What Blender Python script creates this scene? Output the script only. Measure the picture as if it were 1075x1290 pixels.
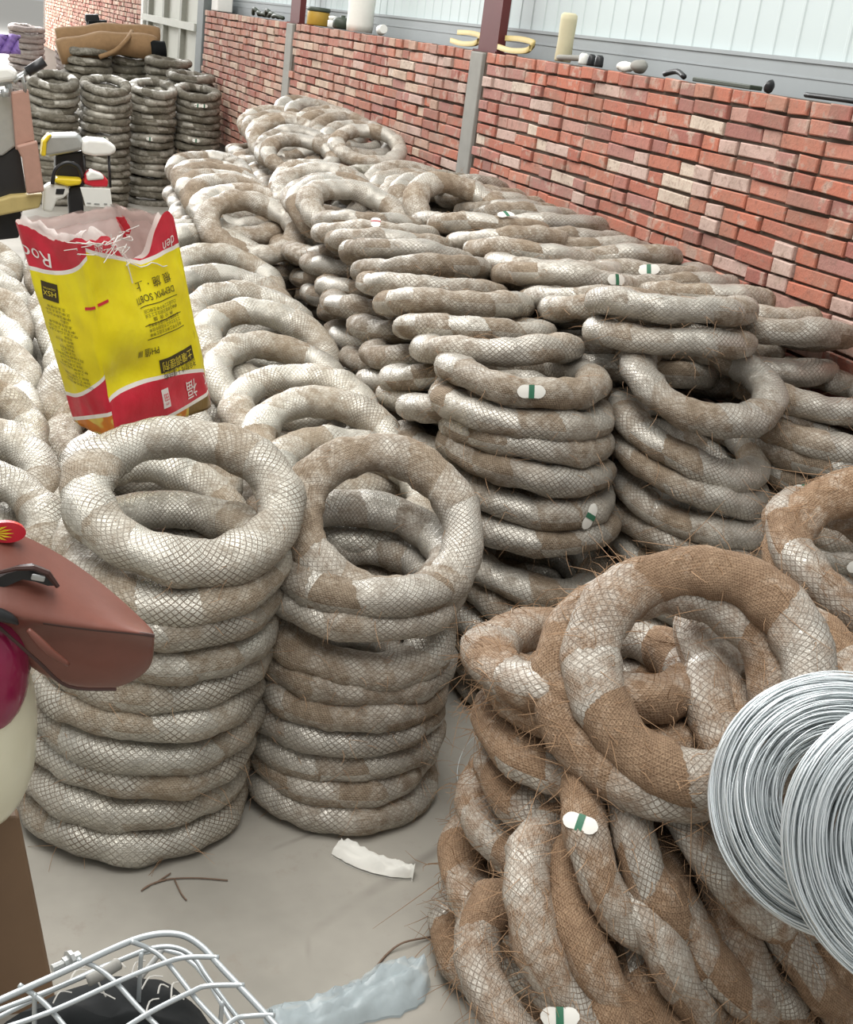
import bpy, bmesh, math, random
from mathutils import Vector, Matrix, Euler, noise as mnoise
R_ = math.radians
PI = math.pi
rnd = random.Random(7)
SC = bpy.context.scene
for o in list(bpy.data.objects): bpy.data.objects.remove(o)
COL = SC.collection

# ------------------------------------------------------------------ camera
EYE = Vector((0, 0, 1.9))
F = 1570.0
CX, CY = 537.5, 645.0
# rows: world X, Y, Z expressed in camera axes (right, down, forward)
RX = Vector((0.92345987, -0.02177153, 0.38307685))
RY = Vector((-0.36270279, -0.37523969, 0.85301926))
RZ = Vector((0.1251741, -0.9266721, -0.35441539))
cam_d = bpy.data.cameras.new('camera')
cam = bpy.data.objects.new('camera', cam_d)
COL.objects.link(cam)
right = Vector((RX[0], RY[0], RZ[0])).normalized()
fwd = Vector((RX[2], RY[2], RZ[2])).normalized()
right = (right - fwd * right.dot(fwd)).normalized()
up = right.cross(fwd)
m = Matrix((right, up, -fwd)).transposed().to_4x4()
m.translation = EYE
cam.matrix_world = m
cam_d.sensor_fit = 'HORIZONTAL'
cam_d.sensor_width = 36
cam_d.lens = 36 * F / 1075.0
cam_d.clip_start = 0.05
SC.camera = cam

# ------------------------------------------------------------------ world and lamps
SC.view_settings.view_transform = 'Standard'
SC.view_settings.look = 'None'
SC.view_settings.gamma = 1
SC.view_settings.use_curve_mapping = False
SC.view_settings.exposure = 0.0
W = bpy.data.worlds.new('world'); SC.world = W
W.use_nodes = True
bg = W.node_tree.nodes['Background']
bg.inputs[0].default_value = (0.99, 0.99, 0.975, 1)
bg.inputs[1].default_value = 0.47
def area(name, loc, rot, sx, sy, power, col):
    l = bpy.data.lights.new(name, 'AREA'); l.shape = 'RECTANGLE'; l.size = sx; l.size_y = sy
    l.energy = power; l.color = col
    o = bpy.data.objects.new(name, l); COL.objects.link(o); o.location = loc; o.rotation_euler = rot
    return o
area('skylight', (0.0, 5.5, 6.0), (0, R_(-6), 0), 3.2, 14.0, 780, (1.0, 0.985, 0.95))
area('daylight_at_open_end', (-2.0, 36.0, 9.0), (R_(-12), 0, 0), 22.0, 20.0, 17000, (1.0, 1.0, 1.0))

# ------------------------------------------------------------------ helpers
def at_y(px, py, y):
    d = RX * 0
    v = Vector((px - CX, py - CY, F))
    w = Vector((RX.dot(v), RY.dot(v), RZ.dot(v)))
    return EYE + w * (y / w.y)
def at_z(px, py, z):
    v = Vector((px - CX, py - CY, F))
    w = Vector((RX.dot(v), RY.dot(v), RZ.dot(v)))
    return EYE + w * ((z - EYE.z) / w.z)
def mesh_from(name, verts, faces, mat=None, smooth=False, uvs=None):
    me = bpy.data.meshes.new(name)
    me.from_pydata([tuple(v) for v in verts], [], faces)
    if mat: me.materials.append(mat)
    if smooth: me.polygons.foreach_set('use_smooth', [True] * len(me.polygons))
    if uvs:
        l = me.uv_layers.new(name='UVMap')
        flat = [c for uv in uvs for c in uv]
        l.data.foreach_set('uv', flat)
    me.update()
    return me
def link(name, me, parent=None):
    o = bpy.data.objects.new(name, me); COL.objects.link(o)
    if parent: o.parent = parent
    return o
def tag(o, label, cat, group=None, kind=None):
    o['label'] = label
    if cat: o['category'] = cat
    if group: o['group'] = group
    if kind: o['kind'] = kind
    return o
def empty(name, loc=(0, 0, 0), rz=0):
    o = bpy.data.objects.new(name, None); COL.objects.link(o)
    o.location = loc; o.rotation_euler = (0, 0, rz); o.empty_display_size = 0.1
    return o
class MB:
    def __init__(s): s.v = []; s.f = []
    def add(s, v, f):
        n = len(s.v); s.v += [Vector(p) for p in v]; s.f += [tuple(i + n for i in q) for q in f]
    def box(s, lo, hi, M=None, jit=0):
        x0, y0, z0 = lo; x1, y1, z1 = hi
        v = [Vector(p) for p in ((x0,y0,z0),(x1,y0,z0),(x1,y1,z0),(x0,y1,z0),(x0,y0,z1),(x1,y0,z1),(x1,y1,z1),(x0,y1,z1))]
        if jit: v = [p + Vector((rnd.uniform(-jit, jit), rnd.uniform(-jit, jit), rnd.uniform(-jit, jit))) for p in v]
        if M: v = [M @ p for p in v]
        s.add(v, [(0,3,2,1),(4,5,6,7),(0,1,5,4),(1,2,6,5),(2,3,7,6),(3,0,4,7)])
    def tube(s, pts, r, n=8, cap=True):
        pts = [Vector(p) for p in pts]
        rr = r if isinstance(r, (list, tuple)) else [r] * len(pts)
        rings = []; prev = None
        for i, p in enumerate(pts):
            t = (pts[min(i + 1, len(pts) - 1)] - pts[max(i - 1, 0)])
            if t.length < 1e-9: t = Vector((0, 0, 1))
            t.normalize()
            if prev is None:
                a = t.cross(Vector((0, 0, 1)))
                if a.length < 1e-3: a = t.cross(Vector((1, 0, 0)))
            else:
                a = prev - t * prev.dot(t)
                if a.length < 1e-6: a = t.cross(Vector((0.3, 0.5, 1)))
            a.normalize(); prev = a; b = t.cross(a)
            rings.append([p + a * (math.cos(2*PI*k/n) * rr[i]) + b * (math.sin(2*PI*k/n) * rr[i]) for k in range(n)])
        v = [q for g in rings for q in g]; f = []
        for i in range(len(rings) - 1):
            for k in range(n):
                f.append((i*n+k, i*n+(k+1) % n, (i+1)*n+(k+1) % n, (i+1)*n+k))
        if cap:
            f.append(tuple(range(n))[::-1]); f.append(tuple((len(rings)-1)*n + k for k in range(n)))
        s.add(v, f)
    def lathe(s, prof, n=20, M=None):
        v = []; f = []
        for (r, z) in prof:
            for k in range(n):
                p = Vector((r*math.cos(2*PI*k/n), r*math.sin(2*PI*k/n), z)); v.append(M @ p if M else p)
        for i in range(len(prof) - 1):
            for k in range(n): f.append((i*n+k, i*n+(k+1) % n, (i+1)*n+(k+1) % n, (i+1)*n+k))
        f.append(tuple(range(n))[::-1]); f.append(tuple((len(prof)-1)*n+k for k in range(n)))
        s.add(v, f)
    def grid(s, rows):
        n = len(rows[0]); v = [p for r in rows for p in r]; f = []
        for i in range(len(rows)-1):
            for k in range(n-1): f.append((i*n+k, i*n+k+1, (i+1)*n+k+1, (i+1)*n+k))
        s.add(v, f)
    def mesh(s, name, mat=None, smooth=False): return mesh_from(name, s.v, s.f, mat, smooth)
    def build(s, name, mat=None, parent=None, smooth=False): return link(name, s.mesh(name, mat, smooth), parent)
def bevel(o, w=0.004, seg=2):
    b = o.modifiers.new('bevel', 'BEVEL'); b.width = w; b.segments = seg; b.limit_method = 'ANGLE'; return o
def subsurf(o, n=1):
    b = o.modifiers.new('subdivision', 'SUBSURF'); b.levels = n; b.render_levels = n; return o
def arc_pts(pts, n=6):
    """Catmull-Rom through pts"""
    P = [Vector(p) for p in pts]; out = []
    for i in range(len(P) - 1):
        a = P[max(i-1, 0)]; b = P[i]; c = P[i+1]; d = P[min(i+2, len(P)-1)]
        for k in range(n):
            t = k / n
            out.append(0.5 * ((2*b) + (c-a)*t + (2*a-5*b+4*c-d)*t*t + (3*b-3*c+d-a)*t**3))
    out.append(P[-1]); return out
def srgb(r, g, b):
    f = lambda c: (c/255/12.92) if c/255 <= 0.04045 else ((c/255+0.055)/1.055)**2.4
    return (f(r), f(g), f(b), 1)

# ------------------------------------------------------------------ materials
class NT:
    def __init__(s, name):
        s.m = bpy.data.materials.new(name); s.m.use_nodes = True
        s.t = s.m.node_tree; s.b = s.t.nodes['Principled BSDF']
    def n(s, typ, **kw):
        x = s.t.nodes.new(typ)
        for k, v in kw.items(): setattr(x, k, v)
        return x
    def l(s, a, b): s.t.links.new(a, b)
    def val(s, sock, v):
        if hasattr(v, 'is_linked') or isinstance(v, bpy.types.NodeSocket): s.l(v, sock)
        else: sock.default_value = v
    def math(s, op, a, b=0.0, c=0.0, clamp=False):
        x = s.n('ShaderNodeMath', operation=op, use_clamp=clamp)
        s.val(x.inputs[0], a); s.val(x.inputs[1], b); s.val(x.inputs[2], c)
        return x.outputs[0]
    def mix(s, f, a, b, mode='MIX'):
        x = s.n('ShaderNodeMix', data_type='RGBA', blend_type=mode)
        s.val(x.inputs['Factor'], f); s.val(x.inputs[6], a); s.val(x.inputs[7], b)
        return x.outputs[2]
    def noise(s, vec, scale, detail=3, rough=0.55, w=None):
        x = s.n('ShaderNodeTexNoise', noise_dimensions='4D' if w is not None else '3D')
        if vec is not None: s.l(vec, x.inputs['Vector'])
        x.inputs['Scale'].default_value = scale; x.inputs['Detail'].default_value = detail
        x.inputs['Roughness'].default_value = rough
        if w is not None: s.val(x.inputs['W'], w)
        return x.outputs['Fac']
    def smooth(s, v, lo, hi):
        x = s.n('ShaderNodeMapRange', interpolation_type='SMOOTHSTEP')
        s.val(x.inputs[0], v); x.inputs[1].default_value = lo; x.inputs[2].default_value = hi
        return x.outputs[0]
    def bump(s, h, strength=0.3, dist=0.002):
        x = s.n('ShaderNodeBump'); x.inputs['Strength'].default_value = strength; x.inputs['Distance'].default_value = dist
        s.l(h, x.inputs['Height']); s.l(x.outputs[0], s.b.inputs['Normal'])
    def coord(s, out='Object'): return s.n('ShaderNodeTexCoord').outputs[out]

def simple(name, col, rough=0.6, metal=0.0, var=0.12, scale=30, bump=0.0, alpha=None, spec=0.5, trans=0.0):
    t = NT(name); v = t.coord()
    n = t.noise(v, scale, 4)
    dark = tuple(c * (1 - var) for c in col[:3]) + (1,)
    lite = tuple(min(1, c * (1 + var)) for c in col[:3]) + (1,)
    t.l(t.mix(n, dark, lite), t.b.inputs['Base Color'])
    t.b.inputs['Roughness'].default_value = rough; t.b.inputs['Metallic'].default_value = metal
    t.b.inputs['Specular IOR Level'].default_value = spec
    if bump: t.bump(n, bump)
    if alpha is not None: t.b.inputs['Alpha'].default_value = alpha
    if trans: t.b.inputs['Transmission Weight'].default_value = trans
    return t.m

def wrap_mat(name, tan_a, tan_b, film, bias, line, netmix=0.6, gloss=0.34):
    """woven hessian wrap over silver film, laid on in helical strips (UV: u round the ring, v round the tube)"""
    t = NT(name)
    sep = t.n('ShaderNodeSeparateXYZ'); t.l(t.coord('UV'), sep.inputs[0]); u, v = sep.outputs[0], sep.outputs[1]
    ob = t.coord('Object')
    rd = t.n('ShaderNodeObjectInfo').outputs['Random']
    w = t.math('MULTIPLY', rd, 40.0)
    n1 = t.noise(ob, 6.5, 3, 0.6, w)
    n2 = t.noise(ob, 34.0, 5, 0.7, w)
    band = t.math('FLOOR', t.math('ADD', t.math('ADD', t.math('MULTIPLY', u, 13.0), v), t.math('MULTIPLY', t.math('SUBTRACT', n2, 0.5), 0.35)))
    comb = t.n('ShaderNodeCombineXYZ'); t.l(band, comb.inputs[0]); t.l(w, comb.inputs[1])
    wn = t.n('ShaderNodeTexWhiteNoise', noise_dimensions='2D'); t.l(comb.outputs[0], wn.inputs['Vector'])
    # fibre streaks along the strip
    st = t.n('ShaderNodeCombineXYZ')
    t.l(t.math('ADD', t.math('MULTIPLY', u, 30.0), t.math('MULTIPLY', v, 3.0)), st.inputs[0])
    t.l(t.math('MULTIPLY', v, 42.0), st.inputs[1]); t.l(w, st.inputs[2])
    n3 = t.noise(st.outputs[0], 2.2, 5, 0.75)
    mraw = t.math('ADD', t.math('MULTIPLY', wn.outputs['Value'], 0.30), t.math('ADD', t.math('MULTIPLY', n1, 0.62), t.math('ADD', t.math('MULTIPLY', n2, 0.42), t.math('MULTIPLY', n3, 0.25))))
    msk = t.smooth(t.math('ADD', mraw, bias), 0.66, 0.98)
    # open weave of the hessian, both thread directions
    def threads(a, b, k, lo, hi):
        q = t.math('ADD', t.math('ADD', t.math('MULTIPLY', u, a), t.math('MULTIPLY', v, b)), t.math('MULTIPLY', n1, k))
        fr = t.math('ABSOLUTE', t.math('SUBTRACT', t.math('FRACT', q), 0.5))
        return t.smooth(fr, lo, hi)
    fine = t.math('MAXIMUM', threads(240.0, 24.0, 4.0, 0.2, 0.5), threads(-20.0, 56.0, 3.0, 0.2, 0.5))
    tmix = t.math('ADD', t.math('MULTIPLY', n2, 0.45), t.math('ADD', t.math('MULTIPLY', n3, 0.45), t.math('MULTIPLY', fine, 0.16)))
    tan = t.mix(t.smooth(tmix, 0.32, 0.78), tan_a, tan_b)
    fdark = tuple(c * 0.60 for c in film[:3]) + (1,)
    fl = t.mix(t.smooth(t.math('ADD', t.math('MULTIPLY', n2, 0.6), t.math('MULTIPLY', n3, 0.4)), 0.36, 0.66), fdark, film)
    base = t.mix(msk, tan, fl)
    net = t.math('MAXIMUM', threads(92.0, 20.0, 2.2, 0.33, 0.48), threads(92.0, -20.0, -1.8, 0.33, 0.48))
    brk = t.smooth(t.math('ADD', t.math('MULTIPLY', n1, 0.6), t.math('MULTIPLY', n2, 0.4)), 0.36, 0.6)
    nf = t.math('MULTIPLY', t.math('MULTIPLY', net, brk), t.math('ADD', t.math('MULTIPLY', msk, netmix * 0.75), netmix * 0.35))
    base = t.mix(nf, base, line)
    br = t.math('ADD', t.math('MULTIPLY', rd, 0.26), 0.86)
    cc = t.n('ShaderNodeCombineColor'); [t.l(br, cc.inputs[i]) for i in range(3)]
    base = t.mix(1.0, base, cc.outputs[0], 'MULTIPLY')
    t.l(base, t.b.inputs['Base Color'])
    t.l(t.math('ADD', t.math('SUBTRACT', 0.88, t.math('MULTIPLY', msk, 0.88 - gloss)), t.math('MULTIPLY', nf, 0.3)), t.b.inputs['Roughness'])
    t.l(t.math('MULTIPLY', msk, 0.35), t.b.inputs['Metallic'])
    h = t.math('ADD', t.math('ADD', t.math('MULTIPLY', net, 0.35), t.math('MULTIPLY', fine, 0.25)), t.math('ADD', t.math('MULTIPLY', n3, 1.0), t.math('MULTIPLY', n2, 1.1)))
    t.bump(t.math('MULTIPLY', h, t.math('SUBTRACT', 1.0, t.math('MULTIPLY', msk, 0.72))), 0.7, 0.006)
    return t.m

M = {}
M['pale'] = wrap_mat('pale_hessian_wrap', srgb(126,110,90), srgb(182,168,148), srgb(212,208,196), 0.09, srgb(98,82,66), 0.85, 0.2)
M['mid'] = wrap_mat('mid_hessian_wrap', srgb(112,95,77), srgb(174,157,135), srgb(214,209,198), 0.04, srgb(92,76,60), 0.75, 0.2)
M['brown'] = wrap_mat('brown_hessian_wrap', srgb(122,94,70), srgb(186,156,126), srgb(222,217,206), -0.03, srgb(98,76,56), 0.75, 0.2)
M['dark'] = wrap_mat('oily_wire_wrap', srgb(88,84,72), srgb(140,133,117), srgb(200,195,182), -0.02, srgb(70,64,54), 0.4, 0.24)
M['hazy'] = wrap_mat('haze_paled_wire_wrap', srgb(160,146,142), srgb(186,172,166), srgb(214,206,200), -0.06, srgb(140,124,118), 0.4)  # distance haze put into the colours: pale and low in contrast
M['fibre'] = simple('loose_jute_fibre', srgb(160,128,98), 0.9, var=0.3, scale=9)
M['tag'] = simple('tag_paper', srgb(238,236,228), 0.55, var=0.04)
M['green'] = simple('tag_green_print', srgb(52,112,84), 0.5)
M['red_print'] = simple('tag_red_print', srgb(170,50,60), 0.5)
M['string'] = simple('plastic_string', srgb(215,212,205), 0.5)

def floor_mat():
    t = NT('dusty_concrete'); g = t.n('ShaderNodeNewGeometry').outputs['Position']
    a = t.noise(g, 1.3, 5, 0.6); b = t.noise(g, 9, 5, 0.7); c = t.noise(g, 60, 3)
    k = t.mix(t.smooth(a, 0.3, 0.7), srgb(142,138,129), srgb(172,167,157))
    k = t.mix(t.math('MULTIPLY', t.smooth(b, 0.55, 0.75), 0.5), k, srgb(146,136,124))
    vor = t.n('ShaderNodeTexVoronoi', feature='DISTANCE_TO_EDGE'); t.l(g, vor.inputs['Vector']); vor.inputs['Scale'].default_value = 1.1
    crack = t.math('MULTIPLY', t.math('SUBTRACT', 1.0, t.smooth(vor.outputs['Distance'], 0.0, 0.012)), t.smooth(a, 0.5, 0.6))
    k = t.mix(t.math('MULTIPLY', crack, 0.5), k, srgb(110,104,96))
    t.l(k, t.b.inputs['Base Color']); t.b.inputs['Roughness'].default_value = 0.75
    t.bump(t.math('ADD', b, t.math('MULTIPLY', c, 0.4)), 0.15, 0.003)
    return t.m
M['floor'] = floor_mat()
def brick_mat():
    t = NT('fired_brick')
    at = t.n('ShaderNodeAttribute', attribute_name='Col').outputs['Color']
    g = t.n('ShaderNodeNewGeometry').outputs['Position']
    a = t.noise(g, 14, 4, 0.6); b = t.noise(g, 70, 4, 0.6)
    k = t.mix(t.math('MULTIPLY', t.smooth(a, 0.53, 0.66), 0.75), at, srgb(212,186,170))
    k = t.mix(t.math('MULTIPLY', t.smooth(b, 0.5, 0.8), 0.4), k, srgb(140,96,84))
    c = t.noise(g, 4.5, 4, 0.65); d = t.noise(g, 28, 5, 0.7)
    k = t.mix(t.math('MULTIPLY', t.smooth(c, 0.42, 0.7), 0.45), k, srgb(150,126,110))
    k = t.mix(t.math('MULTIPLY', t.smooth(d, 0.52, 0.7), 0.5), k, srgb(118,84,74))
    k = t.mix(1.0, k, (0.86, 0.86, 0.86, 1), 'MULTIPLY')
    t.l(k, t.b.inputs['Base Color']); t.b.inputs['Roughness'].default_value = 0.9
    t.bump(t.math('ADD', a, t.math('ADD', b, d)), 0.5, 0.004)
    return t.m
M['brick'] = brick_mat()
M['mortar'] = simple('shade_darkened_mortar', srgb(86,74,64), 0.95, var=0.3, scale=25, bump=0.5)  # mortar colour darkened to deepen the shadow in the recessed joints
M['concrete'] = simple('pier_concrete', srgb(150,148,142), 0.9, var=0.18, scale=9, bump=0.3)
M['cladding'] = simple('pale_steel_cladding', srgb(198,209,209), 0.45, var=0.03, scale=2)
M['flashing'] = simple('grey_steel_flashing', srgb(158,164,166), 0.5, var=0.1, scale=4)
M['oxide'] = simple('red_oxide_paint', srgb(92,36,36), 0.5, var=0.15, scale=6)
M['gate'] = simple('pale_gate_paint', srgb(186,186,176), 0.55, var=0.08, scale=5)
M['gate_dark'] = simple('dark_gate_frame', srgb(112,118,118), 0.5, var=0.12)
M['gate_rib'] = simple('gate_rib_paint', srgb(146,146,136), 0.55)
M['white'] = simple('white_plastic', srgb(235,234,228), 0.35, var=0.04)
M['black'] = simple('black_plastic', srgb(34,34,36), 0.4, var=0.2)
M['silver'] = simple('galvanised_wire', srgb(226,232,234), 0.32, metal=0.6, var=0.12, scale=60)
M['tan_mat'] = simple('brown_matting', srgb(146,116,82), 0.9, var=0.25, scale=20, bump=0.4)
M['leather'] = simple('brown_leather', srgb(122,74,62), 0.36, var=0.16, scale=22, bump=0.45)
M['leather_dark'] = simple('dark_leather_piping', srgb(64,38,32), 0.45)
M['apron'] = simple('brown_apron_vinyl', srgb(124,98,74), 0.6, var=0.14, scale=7)
M['cream'] = simple('cream_gloss_paint', srgb(226,222,196), 0.18, var=0.03)
M['magenta'] = simple('magenta_gloss_paint', srgb(140,34,72), 0.15, var=0.1)
M['yellow'] = simple('yellow_plastic', srgb(228,200,40), 0.4, var=0.06)
M['red'] = simple('red_plastic', srgb(205,40,56), 0.3, var=0.08)
M['orange'] = simple('orange_print', srgb(225,130,40), 0.4)
M['basket'] = simple('zinc_plated_wire', srgb(178,184,186), 0.3, metal=0.35, var=0.08)
M['blackbag'] = simple('black_bag_cloth', srgb(16,19,20), 0.8, var=0.3, scale=30, bump=0.3, spec=0.2)
M['bluefilm'] = simple('blue_grey_film', srgb(196,208,212), 0.2, var=0.2, scale=22, bump=0.9, alpha=0.62)
M['paper'] = simple('white_paper', srgb(236,234,226), 0.8, var=0.05, bump=0.2)
M['twig'] = simple('rusty_wire', srgb(120,98,82), 0.8)
M['purple'] = simple('purple_cloth', srgb(150,120,190), 0.8)
M['pale_leather'] = simple('tan_leather_apron', srgb(176,136,120), 0.5, var=0.12)
M['grey_metal'] = simple('grey_metal', srgb(176,178,176), 0.3, metal=0.5)
M['clear'] = simple('clear_liner_film', srgb(224,214,208), 0.2, var=0.05, bump=0.3, alpha=0.55)
M['olive'] = simple('olive_yellow_tin', srgb(176,140,48), 0.5)
M['dgreen'] = simple('dark_green_paint', srgb(58,66,54), 0.5)
M['skin_tan'] = simple('tan_rubber', srgb(186,166,108), 0.6)
M['ink'] = simple('black_ink', srgb(58,48, 16), 0.5)
M['ink_white'] = simple('white_ink', srgb(240,232,228), 0.5)
M['ink_yellow'] = simple('yellow_ink', srgb(226,204,60), 0.5)

# ------------------------------------------------------------------ setting
fl = MB(); fl.grid([[Vector((x, y, 0)) for x in (-14, -5, 0, 3.05, 3.4)] for y in (-3, 0, 3, 8, 14, 32)])
floor = fl.build('floor', M['floor']); tag(floor, 'dusty grey concrete warehouse floor', None, kind='structure')
gr = MB(); gr.box((-60, 32, -0.2), (60, 160, -0.002))
yard = gr.build('ground', simple('glare_paled_yard', srgb(232,230,224), 0.9, var=0.03)); tag(yard, 'yard beyond the far end of the hall, outdoor glare in its colour', None, kind='structure')  # concrete made lighter than the floor: outdoor glare put into its colour

WX = 3.05; WT = 1.86; PITCH = 0.063
BR_COLS = [srgb(190,118,98), srgb(182,110,92), srgb(196,126,104), srgb(174,110,98), srgb(200,134,114), srgb(198,152,138), srgb(212,180,168),
           srgb(226,208,190), srgb(172,118,108), srgb(202,124,100), srgb(192,128,114), srgb(216,188,176), srgb(186,132,122), srgb(206,142,120)]
BR_FAR_HAZE = [srgb(188,128,112), srgb(196,150,132), srgb(206,170,150), srgb(176,112,98), srgb(186,134,118), srgb(198,140,120), srgb(216,190,168)]  # far bricks: distance haze mixed into the colours
def brick_geo(L, r):
    """a slightly uneven brick: centre at the joint face, protrudes to -x"""
    h = 0.0255; l = L / 2; c = 0.004
    j = lambda: r.uniform(-0.0025, 0.0025)
    p = r.uniform(0.008, 0.026)
    bk = [(0.03, -l+j(), -h+j()), (0.03, l+j(), -h+j()), (0.03, l+j(), h+j()), (0.03, -l+j(), h+j())]
    md = [(-p+c, b[1], b[2]) for b in bk]
    ft = [(-p, b[1]*(1-2*c/L) + j()*0.5, b[2]*0.87 + j()*0.5) for b in bk]
    v = bk + md + ft; f = []
    for k in range(4):
        a, b = k, (k+1) % 4
        f.append((a, a+4, b+4, b)); f.append((a+4, a+8, b+8, b+4))
    f.append((8, 11, 10, 9))
    return v, f
def set_col(me, cols):
    a = me.color_attributes.new('Col', 'FLOAT_COLOR', 'POINT')
    a.data.foreach_set('color', [c for col in cols for c in col])
variants = {}
vr = random.Random(3)
for L in (0.115, 0.24):
    variants[L] = []
    for c in BR_COLS:
        v, f = brick_geo(L, vr); me = mesh_from('brick', v, f, M['brick']); set_col(me, [c]*len(v)); variants[L].append(me)
wb = MB(); wb.box((WX, 2.2, 0), (WX+0.24, 14.28, WT-0.006)); wb.box((WX, 18.3, 0), (WX+0.24, 31.5, WT-0.006))
wall = wb.build('wall_right', M['mortar']); tag(wall, 'half-height red brick wall with recessed joints darkened for shade', None, kind='structure')
PIERS = [(6.82, 6.99), (10.76, 10.95)]
br = random.Random(11); places = []
for zone in ((2.5, PIERS[0][0]), (PIERS[0][1], PIERS[1][0]), (PIERS[1][1], 14.28), (18.3, 31.0)):
    for k in range(20):
        z = WT - PITCH * (k + 0.5); y = zone[0] + br.uniform(0, 0.04)
        last = None
        while True:
            L = 0.115 if (k == 0 or br.random() < (0.62 if last == 0.24 else 0.38)) else 0.24
            if y + L > zone[1]:
                if L > 0.2: L = 0.115
                if y + L > zone[1]: break
            places.append((y + L/2, z + br.uniform(-0.003, 0.003), L, k)); last = L
            y += L + br.uniform(0.007, 0.014)
vis = sorted([p for p in places if p[1] > 1.13], key=lambda p: p[0])
single = set(id(p) for p in vis[:300])
fv, ff, fc = [], [], []
for p in places:
    y, z, L, k = p
    wts = [3,3,3,2,2,2,2.2,1.8,1.5,3,2,2,2,2] if k else [3,3,4,2,3,1,0,0,1,4,2,0,1,4]
    if id(p) in single:
        o = link('brick', variants[L][br.choices(range(14), wts)[0]], wall)
        o.location = (WX, y, z); o.rotation_euler = (br.uniform(-0.02, 0.02), 0, br.uniform(-0.015, 0.015))
    else:
        v, f = brick_geo(L, br); n = len(fv)
        fv += [(q[0]+WX, q[1]+y, q[2]+z) for q in v]; ff += [tuple(i+n for i in q) for q in f]
        c = br.choice(BR_FAR_HAZE); 
        if y < 9 and br.random() < 0.5: c = br.choices(BR_COLS, wts)[0]
        fc += [c]*len(v)
me = mesh_from('far_bricks', fv, ff, M['brick']); set_col(me, fc)
fb = link('far_bricks', me, wall); fb['kind'] = 'stuff'
for i, (a, b) in enumerate(PIERS):
    p = MB(); p.box((WX-0.022, a, 0), (WX+0.26, b, WT-0.01)); o = p.build('trim_%d' % (i+1), M['concrete']); bevel(o, 0.006)
    tag(o, ['grey concrete pier in the brick wall under the nearer red column', 'grey concrete pier in the brick wall under the farther red column'][i], None, kind='structure')
for i, (a, b, x) in enumerate(((6.82, 7.08, WX+0.06), (10.86, 11.14, WX+0.06))):
    p = MB(); p.box((x, a, WT-0.01), (x+0.05, b, 4.2))
    p.box((x-0.02, a-0.03, WT-0.01), (x+0.12, b+0.03, WT+0.004))
    o = p.build('trim_%d' % (i+3), M['oxide']); tag(o, ['nearer red-brown steel column standing on the wall pier', 'farther red-brown steel column standing on the wall pier'][i], None, kind='structure')
# flashing band and cladding sheets behind the wall top
up_ = empty('wall_upper'); tag(up_, 'pale ribbed steel cladding above the brick wall', None, kind='structure')
sheet_x = WX + 0.30
y = 2.0; i = 0
while y < 31:
    s = MB(); pts = []
    n = 6
    for k in range(n):
        a = y + k * 0.155
        pts += [(sheet_x, a), (sheet_x, a+0.125), (sheet_x-0.004, a+0.132), (sheet_x-0.004, a+0.148)]
    pts.append((sheet_x, y + n*0.155))
    s.grid([[Vector((px, py, 1.985)) for px, py in pts], [Vector((px, py, 4.2)) for px, py in pts], [Vector((px+0.03, py, 4.2)) for px, py in pts], [Vector((px+0.03, py, 1.985)) for px, py in pts]])
    s.build('cladding_sheet', M['cladding'], up_); y += n*0.155 - 0.004
p = MB(); p.box((sheet_x-0.03, 2.0, 0.0), (sheet_x-0.018, 31, 2.0)); p.box((sheet_x-0.036, 2.0, 1.988), (sheet_x+0.02, 31, 2.004)); p.box((sheet_x-0.033, 2.0, 1.93), (sheet_x-0.018, 31, 1.936))
o = p.build('trim_5', M['flashing']); tag(o, 'grey sheet steel flashing along the top of the brick wall', None, kind='structure')
# gate between the two brick stretches
g = empty('door_1'); tag(g, 'tall pale steel gate of ribbed panels at the end of the brick wall', None, kind='structure')
p = MB(); p.box((WX-0.02, 14.3, 0), (WX+0.14, 14.62, 3.0)); bevel(p.build('gate_post', M['gate_dark'], g), 0.01)
p = MB(); p.box((WX-0.02, 18.12, 0), (WX+0.14, 18.3, 3.0)); bevel(p.build('gate_post', M['white'], g), 0.01)
ys = [14.64, 15.5, 16.6, 17.7, 18.1]
for a, b in zip(ys[:-1], ys[1:]):
    p = MB(); p.box((WX+0.03, a, 0.05), (WX+0.05, b-0.01, 3.0)); p.build('gate_panel', M['gate'], g)
for a in ys[1:-1]:
    p = MB(); p.box((WX-0.03, a-0.06, 0.05), (WX+0.03, a+0.06, 3.0)); p.build('gate_rib', M['gate_rib'], g)
p = MB(); p.box((WX-0.04, 14.64, 1.62), (WX+0.03, 18.1, 1.70)); p.build('gate_rail', M['gate'], g)

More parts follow.
